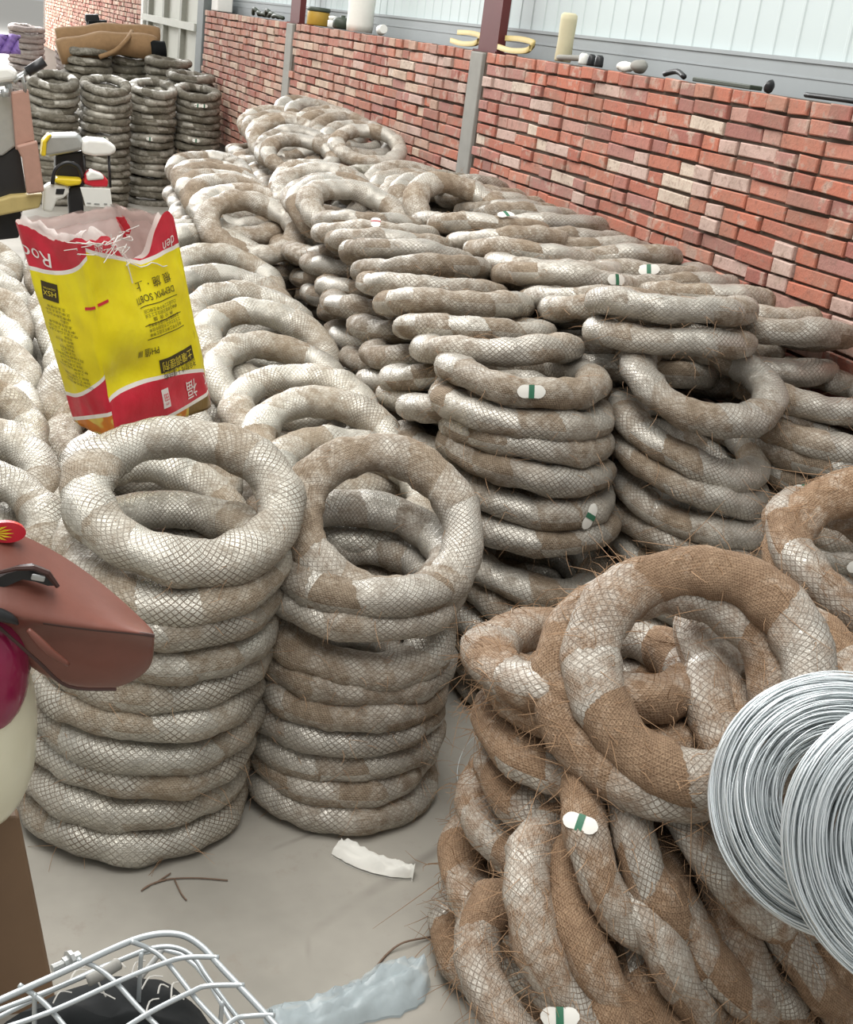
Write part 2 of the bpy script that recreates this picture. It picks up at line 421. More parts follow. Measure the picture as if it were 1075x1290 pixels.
# ------------------------------------------------------------------ wrapped coils
RC, RA, RB = 0.217, 0.058, 0.043
def coil_mesh(seed, U=96, V=18):
    r = random.Random(seed)
    ph = [r.uniform(0, 6.28) for _ in range(12)]
    off = r.uniform(0, 100)
    verts = []
    sg = lambda c, e: math.copysign(abs(c)**e, c)
    for i in range(U):
        a = 2*PI*i/U
        Rr = RC*(1 + 0.018*math.cos(2*a+ph[0]) + 0.010*math.cos(3*a+ph[1]))
        zz = 0.006*math.sin(2*a+ph[2]) + 0.003*math.sin(5*a+ph[3])
        lum = 1 + 0.06*math.sin(3*a+ph[4]) + 0.04*math.sin(7*a+ph[5]) + 0.03*math.sin(11*a+ph[6])
        for j in range(V):
            t = 2*PI*j/V
            fr = ((i/U)*13 + j/V) % 1.0
            strip = 1 + 0.075*(fr if fr < 0.86 else (1-fr)*6.1) - 0.03
            q = Vector((math.cos(a)*3, math.sin(a)*3, off + 0.9*math.sin(t)))
            q2 = Vector((math.cos(a)*RC, math.sin(a)*RC, off + 0.05*math.sin(t))) + Vector((math.cos(a), math.sin(a), 0))*0.05*math.cos(t)
            nz = 1 + 0.09*mnoise.noise(q*1.6 + Vector((0, 0, math.cos(t)))) + 0.05*mnoise.noise(q2*22) + 0.03*mnoise.noise(q2*55)
            k = lum*strip*nz
            x = Rr + RA*k*sg(math.cos(t), 0.9); z = zz + RB*k*sg(math.sin(t), 0.85)
            verts.append((x*math.cos(a), x*math.sin(a), z))
    faces, uvs = [], []
    for i in range(U):
        for j in range(V):
            i2, j2 = (i+1) % U, (j+1) % V
            faces.append((i*V+j, i2*V+j, i2*V+j2, i*V+j2))
            uvs += [(i/U, j/V), ((i+1)/U, j/V), ((i+1)/U, (j+1)/V), (i/U, (j+1)/V)]
    return verts, faces, uvs
COILS = {}
for k in range(8):
    g_ = coil_mesh(100+k)
    for key in ('pale', 'mid', 'brown', 'dark', 'hazy'):
        if key in ('dark', 'hazy') and k > 3: continue
        COILS[key, k] = mesh_from('wire_coil', g_[0], g_[1], M[key], True, g_[2])
def fibre_mesh(seed, n, lo, hi, rad=0.00075):
    r = random.Random(seed); mb = MB()
    for _ in range(n):
        a = r.uniform(0, 2*PI); t = r.choice((r.uniform(-1.2, 1.6), r.uniform(-2, 3)))
        c, s = math.cos(a), math.sin(a)
        x = RC + RA*0.93*math.cos(t); p = Vector((x*c, x*s, RB*0.93*math.sin(t)))
        nrm = Vector((math.cos(t)*c, math.cos(t)*s, math.sin(t))); tg = Vector((-s, c, 0))
        d = (nrm*r.uniform(0.08, 0.7) + tg*r.uniform(-1.2, 1.2) + Vector((r.uniform(-.4, .4), r.uniform(-.4, .4), r.uniform(-.6, .3)))).normalized()
        L = r.uniform(lo, hi) * (2.0 if r.random() < 0.08 else 1); bend = Vector((r.uniform(-1, 1), r.uniform(-1, 1), r.uniform(-1.2, 0.2))) * 0.75
        pts = [p + d*L*k + bend*L*k*k for k in (0, 0.35, 0.7, 1.0)]
        mb.tube(pts, [rad, rad, rad*0.8, rad*0.4], 3, False)
    return mb.mesh('loose_fibres', M['fibre'])
FIB = {'few': [fibre_mesh(k, 45, 0.015, 0.05) for k in range(4)], 'many': [fibre_mesh(20+k, 300, 0.015, 0.07, 0.0009) for k in range(4)],
       'some': [fibre_mesh(40+k, 90, 0.015, 0.055) for k in range(4)]}
def tag_meshes():
    def bent(x0, x1, half, lift, mat, name):
        # lies on the outside of the tube: local x = along ring, y = round the tube, z = outwards
        rows_t, rows_b = [], []
        n = 12
        for i in range(n+1):
            x = x0 + (x1-x0)*i/n
            q = abs(2*(i/n)-1)
            hw = half
            if mat is M['tag']:
                L = (x1-x0)/2; xx = x
                cen = 0.020*(1 if xx > 0 else -1)
                dd = min(1, abs(xx-cen)/0.0205 if abs(xx) > 0.020 else 0)
                hw = half*math.sqrt(max(0.05, 1-dd**2)) if abs(xx) > 0.020 else half*(0.92+0.08*abs(xx)/0.02)
            cur = lambda yy: -yy*yy*5 - x*x*4.0
            rows_t.append([Vector((x, yy, lift+cur(yy))) for yy in (-hw, -hw*0.4, hw*0.4, hw)])
        mb = MB(); mb.grid([[p for p in r] for r in rows_t])
        me = mb.mesh(name, mat, True)
        return me
    return bent(-0.0405, 0.0405, 0.019, 0.0, M['tag'], 'paper_tag'), bent(-0.008, 0.008, 0.0195, 0.0014, M['green'], 'green_band'), bent(-0.005, 0.005, 0.0195, 0.0014, M['red_print'], 'red_band')
TAG, GB, RBD = tag_meshes()
ORD = ['topmost', 'second', 'third', 'fourth', 'fifth', 'sixth', 'seventh', 'eighth', 'ninth', 'tenth', 'eleventh', 'twelfth', 'thirteenth', 'fourteenth', 'fifteenth', 'sixteenth', 'seventeenth', 'eighteenth', 'nineteenth', 'twentieth']
cc_ = [0]
REST = set(i for a, b in ((33, 35), (46, 51), (75, 75), (77, 82), (85, 86), (101, 105), (132, 133), (135, 137), (146, 146), (148, 148), (161, 164), (167, 167), (169, 178), (201, 207), (209, 221), (225, 240), (250, 251), (257, 261), (271, 271), (282, 283), (288, 288), (329, 336), (345, 345), (350, 350), (354, 356), (360, 361), (364, 369), (371, 372), (381, 409), (423, 423), (434, 434), (439, 446),) for i in range(a, b + 1))  # coils past the 300 largest in view, or buried: joined into one mass below
rest_geo = {}
LOW = [coil_mesh(100+k, 36, 10) for k in range(4)]
def coil(x, y, z, tilt=0, phi=-100, scale=1.0, mat='mid', label='', group='', fib=None, tags=(), spin=None, sub=None):
    """tilt: degrees the coil leans down towards azimuth phi; tags: (azimuth, tube angle, twist, band)"""
    cc_[0] += 1; k = cc_[0]
    nv = 8 if mat not in ('dark', 'hazy') else 4
    if spin is None: spin = rnd.uniform(0, 360)
    Mx = Matrix.Rotation(R_(phi), 4, 'Z') @ Matrix.Rotation(R_(tilt), 4, 'Y') @ Matrix.Rotation(R_(spin-phi), 4, 'Z')
    Mx = Matrix.Translation((x, y, z)) @ Mx @ Matrix.Scale(scale, 4)
    if k in REST:
        v, f, uv = LOW[k % 4]; V_, F_, U_ = rest_geo.setdefault(mat, ([], [], [])); n = len(V_)
        V_ += [Mx @ Vector(p) for p in v]; F_ += [tuple(i+n for i in q) for q in f]; U_ += uv
        return None
    o = link('wire_coil', COILS[mat, (k*5) % nv])
    o.matrix_world = Mx
    tag(o, label, 'wire coil', group); o['cid'] = k
    if fib:
        f = link('loose_fibres', FIB[fib][k % 4], o); f['kind'] = 'stuff'
    for (az, t, tw, band) in tags:
        a = R_(az - spin); t = R_(t)
        P = Vector(((RC+(RA+0.0105)*math.cos(t))*math.cos(a), (RC+(RA+0.0105)*math.cos(t))*math.sin(a), (RB+0.0105)*math.sin(t)))
        nz = Vector((math.cos(t)*math.cos(a), math.cos(t)*math.sin(a), math.sin(t))).normalized()
        tx = Vector((-math.sin(a), math.cos(a), 0)); ty = nz.cross(tx)
        L = Matrix((tx, ty, nz)).transposed().to_4x4(); L.translation = P
        tg = link('paper_tag', TAG, o); tg.matrix_local = L @ Matrix.Rotation(R_(tw), 4, 'Z'); tg['label'] = 'white paper tag with %s band' % ('green' if band == 'g' else 'red')
        b = link('green_band' if band == 'g' else 'red_band', GB if band == 'g' else RBD, tg)
    return o
def tower(base, top, specs, mat, where, group, fib=None, pitch=0.083, scale=1.0, first='topmost'):
    """specs bottom-up: dict(t tilt, p phi, g extra rise, x, y, tags)"""
    n = len(specs); z = 0.045*scale
    for k, s in enumerate(specs):
        z += s.get('g', 0)
        f = k/max(1, n-1)
        x = base[0] + (top[0]-base[0])*f + s.get('x', rnd.uniform(-.009, .009)); y = base[1] + (top[1]-base[1])*f + s.get('y', rnd.uniform(-.009, .009))
        rank = n-1-k
        if mat in ('dark', 'hazy') and 't' in s and s['t'] < 6: s = dict(s, t=rnd.uniform(0, 7), g=s.get('g', 0) + rnd.choice((0, 0, 0, 0.014)))
        pos = 'topmost' if rank == 0 else ('lowest' if k == 0 else ORD[rank] + ' from the top')
        tl = s.get('t', 0)
        coil(x, y, z, tl + rnd.uniform(-1.5, 1.5), s.get('p', -100) + rnd.uniform(-8, 8), scale*s.get('s', rnd.uniform(0.985, 1.015)), s.get('m', mat),
             '%s coil, %s, in the %s' % (LOOK[mat], pos, where), group, fib, s.get('tags', ()))
        z += pitch*scale
LOOK = {'pale': 'pale silvery', 'mid': 'grey-brown', 'brown': 'brown hessian', 'dark': 'dark oily', 'hazy': 'haze-paled grey'}

# --- front stack behind the brown hand cover
tower((0.51, 2.70), (0.585, 2.74), [{}, {'t': 2}, {}, {}, {'t': 2}, {'t': 3}, {'t': 3}, {'t': 3}, {'t': 5}, {'t': 22, 'p': -95, 'g': 0.06, 'x': 0.02, 'y': 0.0}], 'pale',
      'stack behind the brown hand cover', 'coils in the stack behind the hand cover', 'few', scale=1.03, pitch=0.0765)
# --- front stack by the paper scrap
tower((1.04, 2.70), (1.08, 2.74), [{}, {}, {'t': 2}, {'t': 2}, {'t': 3}, {'t': 4}, {'t': 8, 'p': -80}, {'t': 2, 'g': 0.034}, {'t': 8, 'g': 0.010}, {'t': 36, 'p': -104, 'g': 0.012, 'x': 0.025, 'y': -0.02, 's': 0.98}], 'mid',
      'stack nearest the white paper scrap', 'coils in the stack by the paper scrap', 'some', pitch=0.071)
# --- the three towers of the front edge behind the heap
tower((1.82, 3.05), (1.72, 3.26), [{}, {}, {'t': 4}, {'t': 6}, {'t': 12, 'p': -60}, {'t': 15, 'p': -70}, {'t': 2, 'g': 0.06}, {'t': 3, 'tags': [(-75, 10, 60, 'g')]}, {'t': 5, 'p': 20}, {'t': 4, 'p': 60}, {'t': 2}, {'t': -4, 'tags': [(-112, 12, 5, 'g')]}], 'mid',
      'tower bearing two tags', 'coils in the tower with two tags', 'some', pitch=0.080)
tower((2.33, 2.96), (2.24, 3.16), [{}, {}, {}, {'t': 3}, {'t': 4}, {'t': 6, 'p': -60}, {'t': 8, 'p': -50}, {'t': 12, 'p': -45}, {'t': 16, 'p': -50, 'g': 0.02}, {'t': 16, 'p': -60}, {'t': 17, 'p': -90, 'g': 0.10, 'y': -0.02}, {'t': -8, 'g': 0.0, 'y': 0.17}, {'t': -10, 'y': 0.18}], 'mid',
      'middle tower with a gaping tilted coil', 'coils in the middle tower', 'some', pitch=0.086)
tower((2.76, 2.94), (2.74, 3.10), [{}, {}, {}, {'t': 3}, {'t': 4}, {'t': 8, 'p': -20}, {'t': 6, 'p': -30, 'tags': [(-95, 10, 10, 'g')]}, {'t': 14, 'p': -40}, {'t': 12, 'p': -40, 'g': 0.02, 'tags': [(-140, 15, 30, 'g')]}, {'t': 8, 'p': -30}, {'t': 4}, {'t': 0, 'y': 0.06}], 'mid',
      'tower nearest the brick wall', 'coils in the tower nearest the wall', 'some', pitch=0.083)

# --- shingled rows running back along the wall
def shingle(xs, ys, zs, step, tilt, phi, mat, where, group, fib=None, jit=0.02, scale=1.0, tags={}, tj=5):
    n = int((ys[1]-ys[0])/step) + 1
    for k in range(n):
        f = k/max(1, n-1)
        pos = 'nearest' if k == 0 else ORD[k] + ' from the front'
        coil(xs[0]+(xs[1]-xs[0])*f + rnd.uniform(-jit, jit), ys[0]+(ys[1]-ys[0])*f + rnd.uniform(-jit, jit), zs[0]+(zs[1]-zs[0])*f + rnd.uniform(-.012, .012),
             tilt + rnd.uniform(-tj, tj), phi + rnd.uniform(-14, 14), scale*rnd.uniform(0.96, 1.03), mat,
             '%s coil, %s, in the %s' % (LOOK[mat], pos, where), group, fib, tags.get(k, ()))
shingle((0.10, 0.22), (3.05, 5.9), (0.62, 0.66), 0.29, 24, -98, 'pale', 'row half hidden beside the bag', 'coils leaning beside the printed bag')
shingle((0.62, 0.80), (3.12, 6.0), (0.60, 0.72), 0.30, 22, -98, 'pale', 'row under and behind the bag', 'coils leaning behind the printed bag')
shingle((0.62, 0.80), (3.25, 6.0), (0.43, 0.55), 0.31, 14, -98, 'pale', 'under layer behind the bag', 'under layer behind the printed bag')
shingle((1.17, 1.28), (3.16, 5.9), (0.66, 0.84), 0.29, 22, -96, 'pale', 'row between bag and ridge', 'coils leaning between bag and ridge', fib='few')
shingle((1.17, 1.28), (3.25, 5.9), (0.49, 0.66), 0.30, 14, -96, 'mid', 'under layer between bag and ridge', 'under layer between bag and ridge')
# the ridge: edge-on coils near, open arcs farther back
shingle((1.73, 1.90), (3.50, 5.3), (1.01, 1.10), 0.22, -15, -96, 'mid', 'ridge top behind the two-tag tower', 'coils on the ridge top', fib='few', tags={7: [(-110, 60, 90, 'r')]})
shingle((1.68, 1.86), (3.45, 5.4), (0.85, 0.95), 0.25, -12, -50, 'mid', 'ridge second layer', 'coils in the ridge second layer', fib='few', tj=9)
shingle((1.70, 1.88), (3.45, 5.4), (0.68, 0.78), 0.25, -12, -140, 'mid', 'ridge third layer', 'coils in the ridge third layer', fib='few', tj=9)
shingle((1.72, 1.88), (3.45, 5.4), (0.52, 0.60), 0.27, -8, -60, 'mid', 'ridge fourth layer', 'coils in the ridge fourth layer', tj=9)
shingle((1.90, 1.98), (5.45, 6.3), (1.10, 1.08), 0.20, 24, -96, 'mid', 'open arcs at the ridge end', 'open arcs at the ridge end', fib='few')
shingle((1.84, 1.95), (5.5, 6.4), (0.92, 0.92), 0.22, 10, -150, 'mid', 'open arcs at the ridge end, below', 'coils below the ridge end arcs', tj=9)
shingle((2.25, 2.38), (3.62, 5.2), (1.10, 1.14), 0.20, -14, -96, 'mid', 'row behind the middle tower', 'coils shingled behind the middle tower', fib='few',
        tags={7: [(-120, 20, 0, 'g')], 6: [(-100, 50, 20, 'g')], 2: [(-80, 10, 5, 'g')]})
shingle((2.25, 2.38), (3.52, 5.3), (0.95, 1.00), 0.26, -12, -96, 'mid', 'under layer behind the middle tower', 'under layer behind the middle tower')
shingle((2.36, 2.40), (3.50, 4.0), (0.76, 0.78), 0.22, -10, -96, 'mid', 'third layer behind the middle tower', 'third layer behind the middle tower')
shingle((2.70, 2.71), (3.50, 4.2), (0.78, 0.80), 0.24, -10, -96, 'mid', 'third layer along the wall', 'third layer along the brick wall')
shingle((1.44, 1.58), (3.35, 5.6), (0.42, 0.60), 0.24, 14, -20, 'mid', 'valley at the foot of the ridge', 'coils in the valley at the ridge foot', tj=12)
shingle((2.38, 2.46), (5.38, 6.3), (1.16, 1.10), 0.22, 27, -96, 'mid', 'open arcs behind the tagged flat row', 'open arcs of the middle row', fib='few')
shingle((2.72, 2.72), (3.42, 6.2), (1.11, 1.16), 0.20, -13, -96, 'mid', 'row along the foot of the wall', 'coils shingled along the brick wall', tags={4: [(-120, 15, 5, 'g')]}, jit=0.012)
shingle((2.72, 2.72), (3.45, 6.2), (0.97, 1.00), 0.30, -12, -96, 'mid', 'under layer along the wall', 'under layer along the brick wall', jit=0.012)

# --- farther groups
tower((2.38, 6.45), (2.32, 6.33), [{'t': 0}]*12 + [{'t': 24, 'p': -60, 'g': 0.05}, {'t': 20, 'p': -50, 'g': 0.0}, {'t': 8, 'g': 0.09, 'tags': [(-100, 10, 0, 'g')]}, {'t': 8}], 'dark', 'dark pile nearer the aisle', 'dark coils on the aisle side pile', scale=0.86, pitch=0.076)
tower((2.80, 6.42), (2.78, 6.36), [{'t': 0}]*13 + [{'t': 3}, {'t': 3, 'tags': [(-120, 0, 0, 'g')]}, {'t': 4}, {'t': 12, 'g': 0.01}], 'dark', 'dark pile nearer the wall', 'dark coils on the wall side pile', scale=0.86, pitch=0.080)
shingle((1.50, 1.62), (5.75, 7.3), (0.98, 1.00), 0.24, 20, -100, 'mid', 'row before the far stacks', 'coils leaning before the far stacks', scale=0.95, fib='few')
shingle((1.48, 1.62), (5.75, 7.3), (0.82, 0.84), 0.24, 12, -60, 'mid', 'under layer before the far stacks', 'coils under the row before the far stacks', scale=0.95, tj=9)
shingle((1.48, 1.62), (5.75, 7.3), (0.66, 0.68), 0.26, 6, -160, 'mid', 'third layer before the far stacks', 'third layer before the far stacks', scale=0.95, tj=9)
shingle((2.24, 2.36), (7.5, 8.7), (1.14, 1.20), 0.20, 26, -110, 'mid', 'row beyond the dark aisle pile', 'coils leaning beyond the dark pile', scale=0.92)
shingle((2.20, 2.30), (7.4, 8.6), (0.98, 1.02), 0.22, 10, -160, 'mid', 'layer under the row beyond the aisle pile', 'under layer beyond the dark pile', scale=0.92, tj=9)
shingle((2.66, 2.68), (7.5, 8.9), (1.22, 1.26), 0.22, 24, -100, 'mid', 'wall row beyond the dark pile', 'coils leaning beyond the wall side dark pile', scale=0.92)
farx = [(1.30, 12.4), (1.79, 12.5), (2.27, 12.8), (2.73, 12.9)]
nm = ['far stack nearest the scooter', 'second far stack from the scooter', 'third far stack from the scooter', 'far stack nearest the gate']
for i, (x, y) in enumerate(farx):
    sp = []
    for k in range(16):
        d = {'t': 3}
        if k > 11: d = {'t': 14 if i < 3 else 10, 'g': 0.012 if k == 12 else 0}
        if k == 7: d = {'t': 8}
        if k == 14 and i == 3: d['tags'] = [(-100, 15, 0, 'g'), (-85, 15, 0, 'g')]
        if k == 9: d['tags'] = [(-100, 5, 0, 'g')]
        sp.append(d)
    tower((x, y), (x-0.02, y-0.06), sp, 'dark', nm[i], 'coils in the %s' % nm[i], scale=0.87, pitch=0.080)
for i, (x, y, z, n) in enumerate(((1.85, 14.6, 0.95, 5), (2.35, 14.8, 1.0, 5), (2.66, 14.2, 0.95, 5), (2.74, 13.5, 0.95, 4))):
    for k in range(n):
        coil(x + rnd.uniform(-.03, .03), y + rnd.uniform(-.03, .03) - 0.02*k, z + 0.085*k, rnd.uniform(0, 8), -100, 0.92, 'dark',
             'dull coil, %s, in the %s heap behind the far stacks' % ('topmost' if k == n-1 else ORD[n-1-k] + ' down', ['first', 'second', 'third', 'fourth'][i]), 'coils heaped behind the far stacks')
for i, (x, y, n) in enumerate(((1.75, 20.5, 17), (2.35, 19.8, 15), (2.62, 18.9, 14))):
    tower((x, y), (x, y), [{'t': 5}]*n, 'hazy', ['hazy stack by the purple cloth', 'hazy stack beside the rolled matting', 'hazy stack against the gate end'][i],
          ['hazy coils by the purple cloth', 'hazy coils beside the rolled matting', 'hazy coils against the gate end'][i], pitch=0.080, scale=0.95)

# --- heap at the near right edge
def heap(lst, where, group, mat='brown', sc=1.0, order='up from the floor', names=None):
    for k, s in enumerate(lst):
        x, y, z, t, p = s[:5]; tg = s[5] if len(s) > 5 else ()
        coil(x, y, z, t, p, sc*rnd.uniform(0.96, 1.03), mat, names[k] if names else '%s coil, %s %s, in the %s' % (LOOK[mat], 'first' if k == 0 else ORD[k], order, where), group, 'many', tg)
heap([(1.31, 1.93, 0.05, 2, -100), (1.34, 1.92, 0.135, 5, 170), (1.30, 1.94, 0.22, 4, -60), (1.36, 1.92, 0.305, 6, 0), (1.33, 1.95, 0.39, 5, 180), (1.35, 1.93, 0.475, 4, -60), (1.34, 1.96, 0.56, 7, 60), (1.36, 1.98, 0.635, 8, 60), (1.335, 2.02, 0.705, 9, 80)],
     'flat heap column by the aisle', 'coils in the heap column at the aisle edge')
RD = Vector((0.93, -0.10))
def lean_row(x, y, z, n, step, tilt, phi, where, group, tags={}, dz=0.0):
    heap([(x + RD.x*step*k, y + RD.y*step*k, z + dz*k, tilt + rnd.uniform(-7, 7), phi + rnd.uniform(-14, 14), tags.get(k, ())) for k in range(n)], where, group, 'brown', 0.86, 'from the aisle')
lean_row(1.12, 1.62, 0.21, 8, 0.105, 46, -40, 'lowest leaning row of the heap front', 'coils in the lowest leaning row of the heap', {1: [(-150, 20, 60, 'g')], 5: [(-130, 40, 60, 'g')]})
lean_row(1.20, 1.66, 0.34, 8, 0.105, 44, -40, 'middle leaning row of the heap front', 'coils in the middle leaning row of the heap', {})
lean_row(1.31, 1.70, 0.48, 6, 0.11, 42, -38, 'upper leaning row of the heap front', 'coils in the upper leaning row of the heap', {0: [(-175, 30, 60, 'g')]})
heap([(1.95, 2.10, 0.42, 6, -40), (1.98, 2.12, 0.51, 6, -60), (2.0, 2.14, 0.60, 4, 0), (2.02, 2.18, 0.69, 4, 0), (1.86, 1.9, 0.50, 8, 0), (1.86, 1.92, 0.58, 8, 0)], 'heap core behind the bare silver coils', 'coils in the heap core')
heap([(1.375, 1.785, 0.775, 40, -118), (1.41, 1.755, 0.825, 40, -120), (2.20, 2.16, 0.815, 46, -112), (2.2, 2.22, 0.80, 25, -60), (1.66, 1.74, 0.66, 30, -60), (1.72, 1.86, 0.74, 24, -70)],      'crest of the heap', 'coils tilted on the crest of the heap', names=['rear coil of the tilted pair crowning the near heap', 'front coil of the tilted pair crowning the near heap',
      'steep open brown coil standing on the heap nearest the wall', 'brown coil leaning under the steep open coil on the heap', 'brown coil seen inside the tilted crowning pair', 'brown coil wedged behind the tilted crowning pair'])
# the lower courses that carry the shingled rows, all out of sight
ur = random.Random(21)
for (x0, x1, y0, y1, ztop, mat) in ((0.12, 0.22, 3.15, 6.0, 0.40, 'pale'), (0.66, 0.80, 3.35, 6.0, 0.24, 'pale'), (1.20, 1.28, 3.35, 6.0, 0.30, 'mid'), (1.76, 1.90, 3.65, 6.5, 0.40, 'mid'),
                                (2.33, 2.42, 3.75, 6.0, 0.66, 'mid'), (2.71, 2.72, 3.70, 6.0, 0.66, 'mid'), (1.50, 1.58, 5.85, 7.3, 0.52, 'mid'), (2.22, 2.32, 7.3, 8.8, 0.82, 'mid'), (2.67, 2.68, 7.3, 8.8, 1.0, 'mid'),
                                (1.95, 2.72, 13.8, 14.5, 0.85, 'dark')):
    nst = max(2, int((y1-y0)/0.56) + 1)
    for q in range(nst):
        f = q/(nst-1); z = 0.045
        while z < ztop:
            Mx = Matrix.Translation((x0+(x1-x0)*f + ur.uniform(-.01, .01), y0+(y1-y0)*f + ur.uniform(-.01, .01), z)) @ Matrix.Rotation(ur.uniform(0, 6.28), 4, 'Z')
            v, fa, uv = LOW[ur.randrange(4)]; V_, F_, U_ = rest_geo.setdefault(mat, ([], [], [])); n = len(V_)
            V_ += [Mx @ Vector(p) for p in v]; F_ += [tuple(i+n for i in g_) for g_ in fa]; U_ += uv
            z += 0.084
V_, F_, U_, I_ = [], [], [], []
for mi, key in enumerate(sorted(rest_geo)):
    v, f, uv = rest_geo[key]; n = len(V_); V_ += v; F_ += [tuple(i+n for i in q) for q in f]; U_ += uv; I_ += [mi]*len(f)
if V_:
    me = mesh_from('buried_coils', V_, F_, None, True, U_)
    for key in sorted(rest_geo): me.materials.append(M[key])
    me.polygons.foreach_set('material_index', I_)
    tag(link('buried_coils', me), 'mass of coils buried under and far behind the others', 'wire coil', kind='stuff')

# ------------------------------------------------------------------ printed bag
BL0, BK0, BR0 = at_z(88, 528, 0.76), at_z(145, 558, 0.74), at_z(270, 512, 0.74)
BL1, BK1, BR1 = at_y(14, 280, BL0.y-0.03), at_y(105, 305, BK0.y-0.02), at_y(224, 276, BR0.y-0.05)
BB0, BB1 = BL0 + BR0 - BK0, BL1 + BR1 - BK1 + Vector((0, 0, 0.01))
BO = [BL0, BK0, BR0, BB0]; BT = [BL1, BK1, BR1, BB1]
def bag_p(u, v, off=0.0):
    """u 0-1 narrow face, 1-2 wide face, 2-4 the back; v 0 bottom to 1 top"""
    u = u % 4.0
    i = int(u); t = u - i
    a0, a1, b0, b1 = BO[i], BT[i], BO[(i+1) % 4], BT[(i+1) % 4]
    # soften the corners
    p = (a0*(1-t) + b0*t)*(1-v) + (a1*(1-t) + b1*t)*v
    cen = (sum(BO, Vector())*(1-v) + sum(BT, Vector())*v)/4
    e = (b0 - a0); nrm = Vector((e.y, -e.x, 0)).normalized()
    belly = math.sin(PI*t)*(0.018*math.sin(PI*min(1, v*1.15)) - 0.012*v)
    crease = -0.022*math.exp(-((t-0.42-0.1*v)/0.07)**2)*max(0, v-0.35) if i == 1 else 0
    dent = -0.030*math.exp(-((t-0.25)/0.22)**2 - ((v-0.32)/0.10)**2) if i == 1 else 0
    wr = 0.010*mnoise.noise(Vector((u*2.2, v*3.5, 1.3))) + 0.005*mnoise.noise(Vector((u*6+v*3, v*8, 4.1)))
    edge = min(t, 1-t)
    rnd_in = -0.012*max(0, 1-edge/0.08)
    wr *= min(1, edge/0.05)
    return p + nrm*(belly + crease + dent + wr + off) + (cen - p).normalized()*(-rnd_in)
def bag_mat():
    t = NT('printed_woven_bag')
    sep = t.n('ShaderNodeSeparateXYZ'); t.l(t.coord('UV'), sep.inputs[0]); u, v = sep.outputs[0], sep.outputs[1]
    r = t.math('FRACT', u); r2 = t.math('MULTIPLY', r, r)
    isw = t.math('GREATER_THAN', t.math('FRACT', t.math('MULTIPLY', u, 0.5)), 0.5)   # wide faces
    sel = lambda a, b: t.math('ADD', t.math('MULTIPLY', isw, b), t.math('MULTIPLY', t.math('SUBTRACT', 1.0, isw), a))
    up_l = t.math('ADD', 0.15, t.math('MULTIPLY', r2, 0.20))
    up_w = t.math('ADD', 0.215, t.math('SUBTRACT', t.math('MULTIPLY', r, 0.19), t.math('MULTIPLY', r2, 0.20)))
    lo_l = t.math('ADD', 0.0, t.math('MULTIPLY', r, 0.15)); lo_w = t.math('ADD', -0.01, t.math('MULTIPLY', r, 0.10))
    tp_l = t.math('ADD', 0.79, t.math('MULTIPLY', t.math('MULTIPLY', r2, r), 0.13))
    tp_w = t.math('ADD', t.math('SUBTRACT', 0.87, t.math('MULTIPLY', r, 0.0)), t.math('MULTIPLY', t.math('ABSOLUTE', t.math('SUBTRACT', r, 0.55)), 0.16))
    tp_w = t.math('SUBTRACT', tp_w, t.math('MULTIPLY', r, 0.07))
    up, lo, tp = sel(up_l, up_w), sel(lo_l, lo_w), sel(tp_l, tp_w)
    yel = t.mix(t.smooth(t.noise(t.coord(), 9, 3), 0.3, 0.7), srgb(234,214,14), srgb(246,230,26))
    red = t.mix(t.smooth(t.noise(t.coord(), 14, 3), 0.3, 0.7), srgb(196,32,52), srgb(214,44,66))
    white = srgb(244,238,230)
    k = yel
    inside = t.math('MULTIPLY', t.math('LESS_THAN', v, up), t.math('GREATER_THAN', v, lo))
    k = t.mix(inside, k, red)
    fruit = t.mix(t.smooth(t.noise(t.coord(), 16, 1), 0.45, 0.5), srgb(226,196,90), srgb(214,126,40))
    fruit = t.mix(t.math('MULTIPLY', isw, t.math('GREATER_THAN', r, 0.72)), fruit, srgb(128,100,50))
    k = t.mix(t.math('LESS_THAN', v, lo), k, fruit)
    k = t.mix(t.math('GREATER_THAN', v, tp), k, red)
    for c in (up, lo, tp):
        k = t.mix(t.math('LESS_THAN', t.math('ABSOLUTE', t.math('SUBTRACT', v, c)), 0.010), k, white)
    # inner side of the bag is plain whitish
    k = t.mix(t.n('ShaderNodeNewGeometry').outputs['Backfacing'], k, srgb(226,206,200))
    t.l(k, t.b.inputs['Base Color']); t.b.inputs['Roughness'].default_value = 0.36
    t.bump(t.noise(t.coord(), 26, 4, 0.6), 0.35, 0.006)
    return t.m
M['bag'] = bag_mat()
bag = empty('printed_bag', (BK0 + BR0 + BL0 + BB0)/4)
tag(bag, 'upright open yellow and red printed woven bag standing on the coils', 'bag')
def in_bag(name, me):
    o = link(name, me, bag); o.location = -bag.location; return o
NU, NV = 160, 60
vs, fs, uv = [], [], []
def top_of(u):
    t = u % 1.0; i = int(u) % 4
    h = 1.0 + 0.020*mnoise.noise(Vector((u*5, 2.2, 0))) + 0.010*mnoise.noise(Vector((u*17, 5.2, 0)))
    if i == 1: h -= 0.15*math.exp(-((t-0.52)/0.19)**4) - 0.05*math.exp(-((t-0.9)/0.09)**2)
    if i > 1: h -= 0.03*math.sin(PI*min(1, max(0, (u-2)/2)))
    if i == 0: h -= 0.035*math.exp(-((t-0.5)/0.30)**4)
    return h
for j in range(NV+1):
    for i in range(NU):
        u = 4*i/NU; vs.append(bag_p(u, j/NV*top_of(u)))
